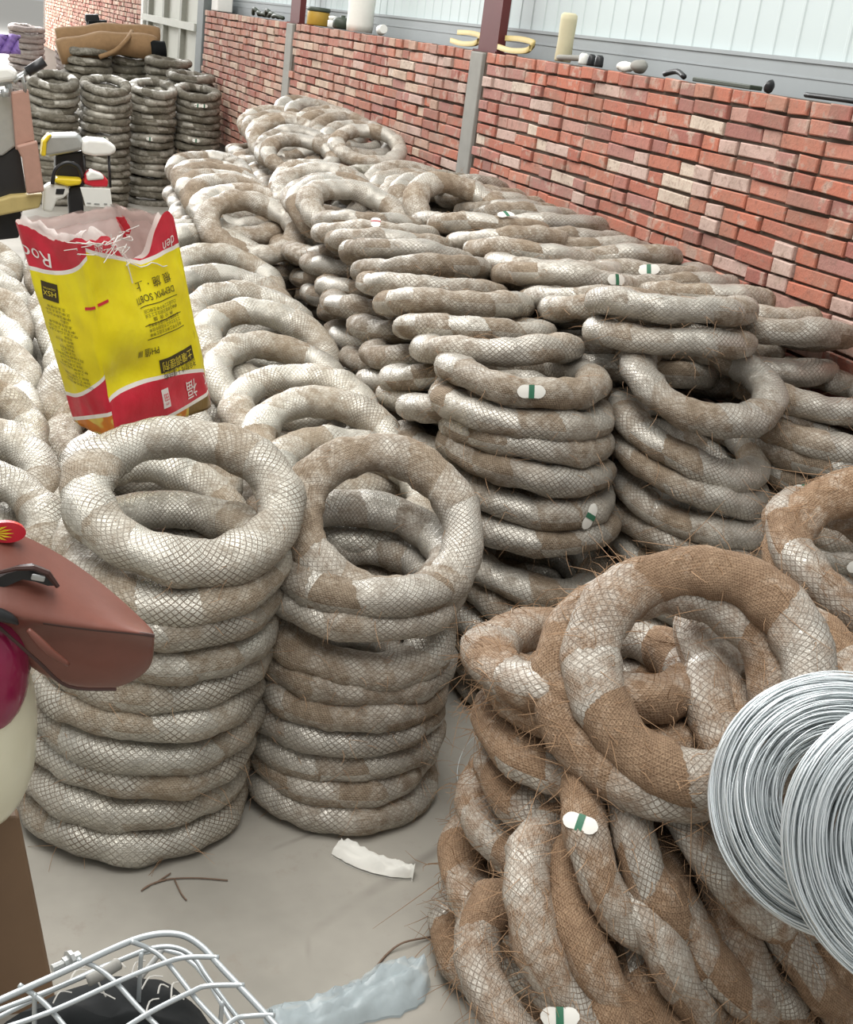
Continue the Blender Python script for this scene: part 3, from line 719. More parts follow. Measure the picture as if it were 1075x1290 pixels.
for j in range(NV):
    for i in range(NU):
        a, b = j*NU+i, j*NU+(i+1) % NU
        fs.append((a, b, b+NU, a+NU))
        u0, u1 = 4*i/NU, 4*(i+1)/NU
        uv += [(u0+1e-4, j/NV*top_of(u0)), (u1-1e-4, j/NV*top_of(u1)), (u1-1e-4, (j+1)/NV*top_of(u1)), (u0+1e-4, (j+1)/NV*top_of(u0))]
fs.append(tuple(range(NU))[::-1]); uv += [(0.5, 0.01)]*NU
o = in_bag('bag_body', mesh_from('bag_body', vs, fs, M['bag'], True, uv))
# torn clear liner standing out of the mouth
mb = MB(); lr = random.Random(5)
for (u0, u1, dn, upv, seed) in ((0.05, 0.95, 0.05, 0.055, 1), (1.05, 1.5, 0.10, 0.06, 2), (1.38, 1.9, 0.13, -0.02, 3), (2.0, 3.0, 0.05, 0.02, 4), (3.0, 3.95, 0.05, 0.03, 6)):
    rows = []
    for j in range(7):
        row = []
        for i in range(25):
            u = u0 + (u1-u0)*i/24
            f = j/6
            vtop = top_of(u) + upv*(0.6 + 0.7*mnoise.noise(Vector((u*9, seed, 0)))) 
            v = (top_of(u) - dn) + f*(vtop - top_of(u) + dn)
            row.append(bag_p(u, v, -0.004 - 0.02*f*f*(1 + 0.8*mnoise.noise(Vector((u*6, f*3, seed))))))
        rows.append(row)
    mb.grid(rows)
o = in_bag('torn_liner', mb.mesh('torn_liner', M['clear'], True)); o['label'] = 'torn clear plastic liner at the bag mouth'
mb = MB()
rows = [[bag_p(1.42 + 0.10*i/5, 0.97 + 0.09*j/4, 0.012*math.sin(i*1.3+j)) for i in range(6)] for j in range(5)]
mb.grid(rows); o = in_bag('torn_flap', mb.mesh('torn_flap', M['red'], True))
mb = MB()
for k in range(16):
    u = lr.uniform(0.9, 1.5); v = 0.94 + lr.uniform(-.03, .06)
    pts = [bag_p(u + lr.uniform(-.06, .06)*q*2, v + lr.uniform(-.03, .02)*q, 0.006 + 0.012*q) for q in (0, .5, 1, 1.5)]
    mb.tube(arc_pts(pts, 3), 0.0013, 4)
for (u0, v0, u1, v1) in ((1.0, .99, 1.32, .955), (1.38, .84, 1.78, .80), (1.40, .86, 1.40, .76)):
    mb.tube([bag_p(u0 + (u1-u0)*q/8, v0 + (v1-v0)*q/8 + 0.012*math.sin(q*1.5), 0.006) for q in range(9)], 0.0018, 5)
o = in_bag('sewing_thread', mb.mesh('sewing_thread', M['string'])); o['kind'] = 'stuff'
# printing, upside down on the standing bag
WW = [(BK0-BL0).length, (BR0-BK0).length]; HHB = (BK1-BK0).length
def text_mesh(txt, size):
    cu = bpy.data.curves.new('t', 'FONT'); cu.body = txt; cu.size = size; cu.align_x = 'CENTER'; cu.align_y = 'CENTER'; cu.resolution_u = 3
    ob = bpy.data.objects.new('t', cu); COL.objects.link(ob)
    dg = bpy.context.evaluated_depsgraph_get()
    me = bpy.data.meshes.new_from_object(ob.evaluated_get(dg)); bpy.data.objects.remove(ob)
    bm = bmesh.new(); bm.from_mesh(me)
    bmesh.ops.triangulate(bm, faces=bm.faces)
    vs = [v.co.copy() for v in bm.verts]; fs = [tuple(v.index for v in f.verts) for f in bm.faces]
    bm.free(); bpy.data.meshes.remove(me); return vs, fs
def put(sink, v, f):
    if isinstance(sink, MB): sink.add(v, f)
    else: in_bag(sink[0], mesh_from(sink[0], v, f, M[sink[1]]))
def print_on(sink, txt, uc, vc, size, wid=None, slant=0.0, off=0.0025, stretch=1.0):
    face = int(uc); vs, fs = text_mesh(txt, size)
    if not vs: return
    xs = [v.x for v in vs]; w = max(xs) - min(xs)
    sx = (wid/w) if wid else stretch
    out = [bag_p(uc - v.x*sx/WW[face], vc - v.y/HHB + slant*(-v.x*sx/WW[face]), off) for v in vs]
    put(sink, out, fs)
def patch(sink, uc, vc, w, h, slant=0.0, off=0.0015, n=14):
    face = int(uc)
    q = MB(); q.grid([[bag_p(uc + w*(i/n-0.5)/WW[face], vc + h*(j/4-0.5)/HHB + slant*w*(i/n-0.5)/WW[face], off) for i in range(n+1)] for j in range(5)]); put(sink, q.v, q.f)
wt, bt, bar, yt, rd_ = ('white_lettering', 'ink_white'), ('black_lettering', 'ink'), ('black_panel', 'ink'), ('yellow_lettering', 'ink_yellow'), ('red_mark', 'red')
fine = MB()
print_on(wt, 'Rod', 0.22, 0.865, 0.055, 0.075, -0.03)
print_on(wt, 'den', 1.86, 0.895, 0.045, 0.060, 0.25)
print_on(wt, '8kg', 1.14, 0.95, 0.030, 0.042, 0.1)
patch(bar, 0.33, 0.70, 0.046, 0.050)
print_on(yt, 'HSX', 0.33, 0.692, 0.020, 0.036); print_on(yt, 'ODMTER', 0.33, 0.715, 0.007, 0.034)
for k in range(20):
    wds = ''.join(lr.choice('田日目由申甲口王主工土干中山') for _ in range(lr.randint(5, 9)))
    if k in (3, 7, 9, 16): wds = wds[:3]
    print_on(fine, wds, 0.40 + 0.012*k*0.5 + (0.1 if len(wds) < 4 else 0), 0.63 - 0.0195*k, 0.0085, 0.014*len(wds)*0.75 if len(wds) > 3 else None)
print_on(bt, '根 施 · 上', 1.62, 0.735, 0.030, 0.175, 0.05)
print_on(bt, 'DEMMX SOBTI', 1.60, 0.672, 0.026, 0.195, 0.05)
for vv in (0.635, 0.545, 0.475): patch(fine, 1.62, vv, 0.20, 0.0022, 0.04)
for k in range(6):
    wds = ''.join(lr.choice('田日目由申甲口王主工土干中山') for _ in range(12))
    if k in (2,): wds = '养 分 含 量'
    print_on(fine, wds, 1.62, 0.612 - 0.023*k, 0.0115, 0.17 if k != 2 else 0.11, 0.04)
print_on(bt, 'PH值 III', 1.42, 0.405, 0.028, 0.085, 0.04); print_on(bt, '(', 1.93, 0.415, 0.028)
patch(bar, 1.68, 0.325, 0.185, 0.040, 0.06)
print_on(yt, '土壤调理剂', 1.68, 0.325, 0.030, 0.165, 0.06)
print_on(bt, '改良酸性土壤结构', 1.69, 0.275, 0.026, 0.175, 0.06)
print_on(wt, '福', 1.77, 0.155, 0.062, 0.060, 0.05); print_on(wt, '大', 1.97, 0.165, 0.052, 0.036, 0.05)
patch(wt, 1.50, 0.145, 0.034, 0.058, 0.06); print_on(rd_, '田', 1.50, 0.155, 0.026, None, 0.05, 0.004); print_on(rd_, 'um', 1.50, 0.115, 0.014, None, 0.05, 0.004)
patch(rd_, 1.10, 0.695, 0.055, 0.008, 0.1); patch(rd_, 0.92, 0.675, 0.030, 0.008, 0.1)
o = in_bag('fine_print', fine.mesh('fine_print', M['ink'])); o['kind'] = 'stuff'

# ------------------------------------------------------------------ bare silver coils leaning on the heap
def silver(seed, R0, R1, half, n):
    r = random.Random(seed); mb = MB()
    for k in range(n):
        q = r.random(); rad = R0 + (R1-R0)*q
        lim = half*math.sqrt(max(0.05, 1-(2*q-1)**2))
        z = r.uniform(-lim, lim)
        a1, a2, ph = r.uniform(0, .004), r.uniform(0, .003), r.uniform(0, 6.28)
        ex, ey = r.gauss(0, .003), r.gauss(0, .003); tx, ty = r.gauss(0, .010), r.gauss(0, .010)
        wr = r.uniform(0.0013, 0.0017)
        pts = []
        for i in range(73):
            a = 2*PI*i/72
            rr = rad + a1*math.cos(2*a+ph) + a2*math.cos(3*a+ph*2)
            pts.append((rr*math.cos(a)+ex, rr*math.sin(a)+ey, z + tx*math.cos(a) + ty*math.sin(a)))
        mb.tube(pts, wr, 4, False)
    me = mb.mesh('wire_strands', M['silver'], True)
    return me
def silver_coil(loc, tilt, phi, seed, label, sc=1.0):
    o = empty('bare_wire_coil', loc); o.rotation_mode = 'QUATERNION'
    o.rotation_quaternion = (Matrix.Rotation(R_(phi), 3, 'Z') @ Matrix.Rotation(R_(tilt), 3, 'Y')).to_quaternion()
    tag(o, label, 'wire coil', 'bare silver coils leaning on the heap')
    w = link('wire_strands', silver(seed, 0.112*sc, 0.235*sc, 0.055, 280), o); w['kind'] = 'stuff'
    return o
silver_coil((1.478, 1.388, 0.76), 52, -128, 5, 'bare galvanised coil half behind the other bare one', 0.95)
silver_coil((1.515, 1.205, 0.795), 58, -124, 6, 'bare galvanised coil lying in front of the other bare one', 1.04)

# ------------------------------------------------------------------ parked scooter with the hand cover
sct = empty('electric_scooter', at_z(-30, 1290, 0.0)); tag(sct, 'cream and magenta parked scooter with brown leather hand cover', 'scooter')
def under(root, name, me, lab=None):
    o = link(name, me, root); o.location = -root.location
    if lab: o['label'] = lab
    return o
Y0 = 1.95
secs = [(-70, 650, 768, 800), (-30, 652, 770, 802), (0, 662, 773, 806), (40, 679, 782, 846), (80, 700, 788, 866), (120, 728, 793, 873), (155, 757, 796, 868), (182, 783, 799, 852), (195, 796, 801, 834)]
rows = []
for k, (x, a, b, c_) in enumerate(secs):
    w = min(1.0, (len(secs)-k)/4.0)
    rows.append([at_y(x, a, Y0+0.09*w), at_y(x, a+(b-a)*0.35, Y0+0.03), at_y(x, a+(b-a)*0.75, Y0-0.02), at_y(x, b-2, Y0-0.045), at_y(x, b+3, Y0-0.040), at_y(x, b+10, Y0-0.015), at_y(x, b+(c_-b)*0.6, Y0-0.012+0.010*math.sin(k*2)),
                 at_y(x, c_+4, Y0+0.012), at_y(x, c_-8, Y0+0.06), at_y(x, b-10, Y0+0.13*w), at_y(x, a+10, Y0+0.13*w)])
mb = MB(); n = len(rows[0])
for i_, r in enumerate(rows):
    for k_ in (1, 2, 5, 6): r[k_] = r[k_] + (EYE - r[k_]).normalized()*0.012*mnoise.noise(Vector((i_*0.9, k_*1.7, 2.5)))
    r.append(r[0])
mb.grid(rows)
mb.f.append(tuple((len(rows)-1)*(n+1)+i for i in range(n))); 
hc = under(sct, 'hand_cover', mb.mesh('hand_cover', M['leather'], True), 'brown leather hand cover'); subsurf(hc, 2)
def on_muff(f, g, off=0.0):
    """point on the upper (g<1) or lower (g>1) front of the hand cover; f along its length 0-1"""
    q = f*(len(secs)-1); i = min(int(q), len(secs)-2); t = q - i
    x, a, b, c_ = [secs[i][k]*(1-t) + secs[i+1][k]*t for k in range(4)]
    if g <= 1:
        yy = Y0 + 0.085*(1-g)**1.5 - 0.035*g; py = a + (b-a)*g
    else:
        yy = Y0 - 0.042; py = b + (c_-b)*(g-1)
    return at_y(x, py, yy - off)
mb = MB(); mb.tube([on_muff(0.42 + 0.575*k/14, 1.0, 0.004) for k in range(15)], 0.0032, 6); o = mb.build('piping', M['leather_dark'], hc)
mb = MB(); mb.tube(arc_pts([on_muff(0.24, 1.5, 0.0), on_muff(0.40, 1.75, 0.002), on_muff(0.52, 1.97, 0.0), on_muff(0.72, 1.99, 0.0)], 5), 0.003, 6); mb.build('lower_seam', M['leather_dark'], hc)
mb = MB()
sl = [at_y(x, y, Y0-0.012) for x, y in ((-10, 732), (8, 723), (25, 718), (42, 716), (58, 722), (72, 738), (60, 738), (45, 733), (28, 730), (10, 738), (-10, 745))]
mb.add(sl + [p + Vector((0, 0.02, 0)) for p in sl], [tuple(range(11))] + [(i, (i+1) % 11, (i+1) % 11+11, i+11) for i in range(11)])
mb.build('slit_shade_fill', M['black'], hc)  # solid black piece painting the shade inside the slit
mb = MB(); mb.tube(arc_pts([at_y(-12, 772, Y0-.055), at_y(4, 776, Y0-.052), at_y(16, 781, Y0-.050), at_y(22, 786, Y0-.046)], 3), [.012, .012, .012, .011, .010, .009, .007, .006, .004, .003], 8); mb.build('gap_shade_fill', M['black'], hc, True)  # black tube standing in for the shade in the slot
mb = MB(); mb.tube(arc_pts([on_muff(.36, 1.2, .006), on_muff(.40, 1.35, .010), on_muff(.45, 1.5, .010), on_muff(.52, 1.62, .006)], 4), [.004+.004*math.sin(PI*i/12) for i in range(13)], 8); mb.build('leather_fold', M['leather'], hc, True)
mb = MB(); mb.tube([at_y(x, y, Y0-0.02) for x, y in ((-5, 722), (20, 716), (42, 715), (60, 722), (73, 739))], [.003, .004, .005, .006, .004], 6); mb.build('zip', M['leather_dark'], hc)
mb = MB(); c0 = at_y(48, 728, Y0-0.024); mb.box((-.011, -.003, -.005), (.011, .003, .005), Matrix.Translation(c0) @ Matrix.Rotation(0.25, 4, 'Y')); bevel(mb.build('zip_slider', M['grey_metal'], hc), .002)
mb = MB(); ce = at_y(8, 671, Y0+0.055)
el = [at_y(8 + 25*math.cos(a), 671 + 13*math.sin(a), Y0+0.052) for a in [2*PI*i/28 for i in range(28)]]
mb.add(el + [p + Vector((0, 0.02, -0.004)) for p in el], [tuple(range(28))] + [(i, (i+1) % 28, (i+1) % 28 + 28, i+28) for i in range(28)]); pt = mb.build('sewn_patch', M['red'], hc); pt['label'] = 'red oval patch with yellow flower'
fl_ = MB()
for k in range(5):
    a = -0.9 + k*0.45
    fl_.add([at_y(-6, 672, Y0+0.049), at_y(-6+14*math.cos(a-.14), 672+9*math.sin(a-.14), Y0+0.048), at_y(-6+24*math.cos(a), 672+11*math.sin(a), Y0+0.048), at_y(-6+14*math.cos(a+.14), 672+9*math.sin(a+.14), Y0+0.048)], [(0, 1, 2, 3)])
fl_.build('flower_mark', M['yellow'], hc)
def superell(cx_, cz_, cy_, sx, sy, sz, e=0.8, nu=28, nv=18):
    mb = MB(); sg = lambda c, e: math.copysign(abs(c)**e, c); rows = []
    for j in range(nv+1):
        b = -PI/2 + PI*j/nv
        rows.append([Vector((cx_ + sx*sg(math.cos(b), e)*sg(math.cos(a), e), cy_ + sy*sg(math.cos(b), e)*sg(math.sin(a), e), cz_ + sz*sg(math.sin(b), e))) for a in [2*PI*i/nu for i in range(nu+1)]])
    mb.grid(rows); return mb
fc_ = at_y(-48, 928, 2.0)
o = under(sct, 'fairing', superell(fc_.x, fc_.z, 2.02, 0.128, 0.11, 0.205, 0.86).mesh('fairing', M['cream'], True), 'cream glossy fairing')
mg = at_y(-34, 856, 1.93)
o = under(sct, 'front_panel', superell(mg.x, mg.z, 1.975, 0.094, 0.085, 0.135, 0.9).mesh('front_panel', M['magenta'], True), 'magenta glossy panel')
mb = MB(); P4 = [at_y(x, y, 2.03) for x, y in ((-40, 1030), (24, 1030), (68, 1250), (74, 1284), (-40, 1284))]
mb.add(P4 + [p + Vector((0, 0.035, 0)) for p in P4], [(4, 3, 2, 1, 0), (5, 6, 7, 8, 9)] + [(i, (i+1) % 5, (i+1) % 5 + 5, i+5) for i in range(5)])
bevel(under(sct, 'leg_apron', mb.mesh('leg_apron', M['apron']), 'brown vinyl leg apron'), 0.006)
wl = at_z(-70, 1250, 0.0)
mb = MB(); mb.tube([(wl.x + 0.05*0, wl.y + 0.2*math.cos(a), 0.215 + 0.2*math.sin(a)) for a in [2*PI*i/32 for i in range(33)]], 0.035, 10, False); under(sct, 'front_wheel', mb.mesh('front_wheel', M['black'], True))
mb = MB(); mb.tube([at_y(-260, 700, Y0+0.04), at_y(-120, 720, Y0+0.05), at_y(-10, 740, Y0+0.05), at_y(110, 780, Y0+0.03)], 0.013, 10); mb.tube([at_y(-120, 720, Y0+0.05), at_y(-130, 800, Y0+0.08), fc_], 0.02, 10); under(sct, 'handlebar', mb.mesh('handlebar', M['black'], True))

# ------------------------------------------------------------------ wire basket and black bag
bk = empty('wire_basket', at_z(100, 1250, 1.0) + Vector((0, 0, -0.12))); tag(bk, 'zinc-plated wire basket with grid top holding a black bag', 'basket')
bz = lambda x, y, z=1.0: at_z(x, y, z)
def wire(name, pts, r=0.0027, smooth=True):
    mb = MB(); mb.tube(arc_pts(pts, 6) if smooth else pts, r, 8); return under(bk, name, mb.mesh(name, M['basket'], True))
wire('rim_wire', [bz(-60, 1290), bz(0, 1260), bz(80, 1224), bz(140, 1196), bz(175, 1182), bz(205, 1176), bz(232, 1179), bz(256, 1194), bz(280, 1220), bz(320, 1262), bz(360, 1306), bz(420, 1372)], 0.0034)
wire('lower_rim_wire', [bz(-60, 1296, .965), bz(0, 1272, .965), bz(80, 1241, .965), bz(160, 1206, .965), bz(195, 1194, .965), bz(222, 1194, .965), bz(244, 1206, .965), bz(262, 1232, .965), bz(290, 1270, .965), bz(330, 1320, .965)], 0.0027)
for L in ([(165, 1186), (190, 1196), (212, 1214), (250, 1262), (292, 1306)], [(98, 1209), (122, 1219), (146, 1238), (175, 1270), (212, 1306)], [(24, 1241), (44, 1254), (62, 1270), (92, 1306)]):
    wire('grid_wire', [bz(*p, 0.992 if k else 1.003) for k, p in enumerate(L)], 0.0026)
for L in ([(-30, 1306), (60, 1276), (150, 1236), (205, 1214), (235, 1206), (276, 1206)], [(140, 1306), (190, 1275), (240, 1250), (262, 1242), (308, 1241)], [(276, 1302), (296, 1284), (316, 1280), (346, 1279)]):
    wire('grid_wire', [bz(*p, 0.998 if k < len(L)-1 else 1.003) for k, p in enumerate(L)], 0.0026)
for (x, y) in ((44, 1252), (178, 1200), (280, 1262)):
    a = bz(x, y, 0.995); wire('upright_wire', [a, a + Vector((0, 0, -0.06)), a + Vector((0, 0, -0.20))], 0.0024)
b_ = [bz(-40, 1300, 0.80), bz(205, 1196, 0.80), bz(300, 1300, 0.80)]
wire('bottom_wire', b_, 0.003); 
mb = MB(); cst = bz(60, 1330, 0.8); mb.tube([(cst.x, cst.y-0.05, 0.80), (cst.x, cst.y-0.08, 0.4), (cst.x-0.02, cst.y-0.12, 0.0)], 0.016, 10); mb.tube([(cst.x, cst.y-0.05, 0.80), bz(205, 1196, 0.80)], 0.004, 6); under(bk, 'mounting_post', mb.mesh('mounting_post', M['grey_metal'], True))
mb = MB(); q = bz(82, 1213, 0.995); A = (bz(140, 1190, .995) - bz(60, 1226, .995)).normalized()
mb.tube([q - A*0.002, q + A*0.016], 0.006, 6); mb.tube([q + A*0.004, q + A*0.008], 0.0105, 10); mb.tube([q - A*0.014, q + A*0.0], 0.004, 8)
under(bk, 'clamp_bolt', mb.mesh('clamp_bolt', M['grey_metal']))
bb = MB(); rows = []
bc = [(-10, 1262), (70, 1226), (140, 1201), (205, 1206), (256, 1238), (296, 1300), (250, 1380), (100, 1390), (0, 1330)]
cen = bz(140, 1290, .93)
for j in range(9):
    f = j/8; row = []
    for i in range(37):
        t = i/36*9; k = int(t) % 9; q = t - int(t)
        e = bz(*bc[k], .90)*(1-q) + bz(*bc[(k+1) % 9], .90)*q
        p = e*(1-f) + cen*f; p.z = 0.865 + 0.075*(1-(1-f)**2) + 0.016*mnoise.noise(Vector((p.x*22, p.y*22, 3)))
        row.append(p)
    rows.append(row)
rows.insert(0, [Vector((p.x, p.y, 0.805)) for p in rows[0]])
bb.grid(rows); bb.f.append(tuple(range(37))[::-1])
o = bb.build('black_bag', M['blackbag'], None, True); tag(o, 'crumpled black cloth bag inside the wire basket', 'bag')
mb = MB()
for k in range(14):
    p = bz(lr.uniform(90, 250), lr.uniform(1216, 1260), 0.945); a = lr.uniform(0, 6); q = Vector((math.cos(a), math.sin(a), 0))*lr.uniform(.006, .016)
    mb.tube(arc_pts([p, p+q+Vector((0, .004, .004)), p+q*2+Vector((.004, 0, -.002))], 3), 0.0009, 4)
o = mb.build('straw_bits', M['string']); tag(o, 'pale straw bits strewn over the black bag', 'straw', kind='stuff')
mb = MB(); mb.tube(arc_pts([bz(110, 1236, .962), bz(130, 1226, .966), bz(150, 1214, .968)], 4), [0.006]*9, 8); o = mb.build('twisted_rag', M['concrete'], None, True); tag(o, 'twisted grey rag tied inside the basket rim', 'rag')

# ------------------------------------------------------------------ things on the floor
def crumple(name, pts, wid, mat, label, cat, hgt=0.012, seed=1, n=5, alpha=False):
    r = random.Random(seed); P = arc_pts([at_z(x, y, 0.004) for x, y in pts], 5); rows = []
    for i, p in enumerate(P):
        t = (P[min(i+1, len(P)-1)] - P[max(0, i-1)]).normalized(); sd = Vector((-t.y, t.x, 0))
        w = wid[min(int(i/(len(P)-1)*(len(wid)-1)), len(wid)-2)]*(1-(i/(len(P)-1)*(len(wid)-1)) % 1) + wid[min(int(i/(len(P)-1)*(len(wid)-1))+1, len(wid)-1)]*((i/(len(P)-1)*(len(wid)-1)) % 1)
        row = []
        for k in range(n*2+1):
            s_ = k/(n)-1
            h = hgt*(1-s_*s_)*(0.45+0.9*abs(mnoise.noise(Vector((i*.35, k*.6, seed)))) + 0.7*abs(mnoise.noise(Vector((i*.9, k*1.1, seed+7))))) + 0.003 + 0.006*r.random()*(1-s_*s_)
            row.append(p + sd*(s_*w*(1+0.25*mnoise.noise(Vector((i*.5, s_, seed*3))))) + Vector((0, 0, h)))
        rows.append(row)
    low = [[Vector((p.x, p.y, 0.001)) for p in r_] for r_ in rows]
    mb = MB(); mb.grid(rows); mb.grid([list(reversed(r_)) for r_ in low])
    o = mb.build(name, mat, None, True); tag(o, label, cat); return o
crumple('paper_scrap', [(427, 1070), (450, 1082), (480, 1094), (505, 1100), (521, 1103)], [0.030, 0.034, 0.028, 0.022, 0.012], M['paper'], 'crumpled white paper strip lying on the bare floor', 'paper', 0.030, 2)
crumple('plastic_bag', [(535, 1232), (505, 1240), (470, 1258), (430, 1274), (390, 1286), (340, 1300)], [0.030, 0.075, 0.060, 0.045, 0.045, 0.06], M['bluefilm'], 'crumpled blue-grey plastic film lying on the floor', 'plastic bag', 0.05, 4, 7)
mb = MB(); z = 0.004
for L in ([(178, 1122), (195, 1112), (215, 1107), (250, 1106), (287, 1109)], [(195, 1113), (215, 1100)], [(220, 1108), (228, 1125), (235, 1134)], [(180, 1120), (190, 1114), (210, 1108)]):
    mb.tube(arc_pts([at_z(x, y, z) for x, y in L], 4), 0.0018, 5)
o = mb.build('wire_offcut', M['twig'], None, True); tag(o, 'thin brown twig lying on the bare floor', 'twig')
mb = MB(); mb.tube(arc_pts([at_z(474, 1218, z), at_z(490, 1200, z), at_z(510, 1187, z+.01), at_z(545, 1180, z)], 5), 0.0025, 5)
o = mb.build('loose_string', M['twig'], None, True); tag(o, 'brown string end between heap and blue film', 'string')
mb = MB(); mb.tube(arc_pts([at_z(582, 1000, z), at_z(576, 975, .02), at_z(584, 945, .05), at_z(604, 925, .06), at_z(625, 930, .03)], 6), 0.0012, 5)
o = mb.build('wire_loop', M['silver'], None, True); tag(o, 'thin shiny wire loop on the floor beside the heap', 'wire')

# ------------------------------------------------------------------ parked two-wheelers by the far stacks
def prism(root, name, poly, y, depth, mat, lab=None, bev=0.01, seg=2):
    P = [at_y(px, py, y) for px, py in poly]; n = len(P); mb = MB()
    mb.add(P + [p + Vector((0.0, depth, 0)) for p in P], [tuple(range(n))[::-1], tuple(range(n, 2*n))] + [(i, (i+1) % n, (i+1) % n + n, i+n) for i in range(n)])
    o = under(root, name, mb.mesh(name, M[mat]), lab); bevel(o, bev, seg); return o
YS = 7.0
s2 = empty('electric_scooter', Vector((at_y(20, 260, YS).x, YS, 0))); tag(s2, 'far scooter with tan leg apron and white headlamp', 'scooter')
prism(s2, 'leg_apron', [(14, 116), (36, 112), (44, 178), (32, 182), (20, 190)], YS-0.05, 0.03, 'pale_leather', 'tan leg apron')
prism(s2, 'apron_flap', [(20, 184), (47, 177), (56, 242), (34, 245), (28, 200)], YS-0.09, 0.03, 'pale_leather')
prism(s2, 'shield', [(-20, 112), (14, 118), (26, 180), (4, 196), (-20, 200)], YS, 0.10, 'grey_metal')
prism(s2, 'foot_well', [(-20, 200), (6, 194), (24, 182), (34, 245), (0, 256), (-20, 260)], YS+0.02, 0.25, 'black')
prism(s2, 'foot_board', [(-20, 258), (14, 247), (54, 244), (50, 262), (-20, 276)], YS-0.05, 0.3, 'skin_tan')
prism(s2, 'headlamp', [(-20, 84), (10, 82), (24, 90), (20, 102), (-20, 108)], YS-0.06, 0.14, 'white', bev=0.03, seg=3)
mb = MB(); mb.tube([at_y(-30, 110, YS), at_y(10, 104, YS), at_y(36, 90, YS)], 0.014, 8); mb.tube([at_y(10, 104, YS), at_y(14, 130, YS+.05)], 0.02, 8); under(s2, 'handlebar', mb.mesh('handlebar', M['grey_metal'], True))
mb = MB(); mb.tube([at_y(34, 91, YS), at_y(56, 77, YS)], 0.026, 10); under(s2, 'handle_grip', mb.mesh('handle_grip', M['black'], True))
mb = MB(); mb.tube([at_y(18, 104, YS-.05), at_y(28, 96, YS-.06), at_y(32, 116, YS-.04)], 0.012, 6); mb.tube([at_y(5, 112, YS-.05), at_y(8, 122, YS-.05)], 0.02, 8); under(s2, 'brake_lever', mb.mesh('brake_lever', M['grey_metal'], True))
pc = at_y(-2, 285, YS)
mb = MB(); mb.tube([(pc.x-0.05, YS + 0.12 + 0.2*math.cos(a), 0.235 + 0.2*math.sin(a)) for a in [2*PI*i/28 for i in range(29)]], 0.035, 8, False); under(s2, 'wheel', mb.mesh('wheel', M['black'], True))
prism(s2, 'underframe', [(-20, 255), (30, 255), (24, 300), (-20, 305)], YS+0.06, 0.14, 'black')
YM = 7.15
s3 = empty('moped', Vector((at_y(95, 260, YM).x, YM, 0))); tag(s3, 'white and yellow moped seen from behind, red tail lamp', 'moped')
prism(s3, 'seat_back', [(53, 197), (55, 178), (64, 169), (98, 168), (106, 176), (104, 190), (84, 194), (62, 198)], YM, 0.10, 'grey_metal', 'grey seat back with yellow edge', 0.02, 3)
prism(s3, 'yellow_edge', [(52, 197), (54, 178), (62, 169), (66, 170), (59, 180), (58, 197)], YM-0.015, 0.10, 'yellow')
prism(s3, 'top_case', [(104, 194), (105, 178), (112, 175), (134, 177), (146, 184), (147, 192), (138, 196), (120, 197)], YM-0.05, 0.14, 'white', 'white top case', 0.02, 3)
prism(s3, 'seat_post', [(70, 195), (104, 190), (108, 205), (106, 236), (70, 230)], YM+0.06, 0.10, 'black')
mb = MB(); mb.tube(arc_pts([at_y(66, 232, YM-.04), at_y(70, 214, YM-.04), at_y(84, 205, YM-.04), at_y(98, 210, YM-.04), at_y(104, 224, YM-.04)], 5), 0.011, 8); under(s3, 'grab_rail', mb.mesh('grab_rail', M['black'], True))
prism(s3, 'yellow_tail', [(68, 230), (70, 224), (104, 226), (102, 233), (86, 235)], YM-0.05, 0.10, 'yellow')
prism(s3, 'side_panel', [(54, 266), (56, 236), (64, 231), (86, 234), (88, 243), (80, 250), (72, 252), (66, 268)], YM-0.03, 0.08, 'white', 'white side panel', 0.012)
prism(s3, 'panel_recess', [(71, 238), (82, 238), (80, 245), (70, 245)], YM-0.034, 0.02, 'black', None, 0.002)
prism(s3, 'mudguard', [(88, 236), (104, 234), (106, 268), (102, 285), (88, 285), (86, 250)], YM+0.0, 0.06, 'black')
prism(s3, 'tail_lamp', [(106, 232), (109, 220), (116, 215), (130, 220), (137, 228), (136, 236), (118, 236)], YM-0.08, 0.10, 'red', 'red tail lamp', 0.012, 3)
prism(s3, 'lamp_lens', [(109, 221), (115, 215), (130, 220), (132, 226), (110, 228)], YM-0.09, 0.06, 'white', None, 0.01)
prism(s3, 'number_plate', [(101, 236), (139, 238), (142, 262), (108, 260)], YM-0.10, 0.008, 'white', 'blank white number plate', 0.002)
mb = MB(); 
for (x, y, w) in ((112, 256, 6), (122, 257, 8), (133, 257, 5)):
    a = at_y(x, y, YM-0.103); mb.box((a.x-w*.0018, a.y-.001, a.z-.003), (a.x+w*.0018, a.y+.001, a.z+.003))
under(s3, 'plate_marks', mb.mesh('plate_marks', M['grey_metal']))
mb = MB(); mb.tube([at_y(137, 196, YM), at_y(139, 236, YM)], 0.008, 6); mb.tube([at_y(106, 196, YM), at_y(107, 232, YM)], 0.008, 6); under(s3, 'carrier_stay', mb.mesh('carrier_stay', M['black'], True))
pc = at_y(96, 280, YM)
mb = MB(); mb.tube([(pc.x, YM + 0.06 + 0.22*math.cos(a), 0.262 + 0.22*math.sin(a)) for a in [2*PI*i/28 for i in range(29)]], 0.04, 8, False); under(s3, 'rear_wheel', mb.mesh('rear_wheel', M['black'], True))

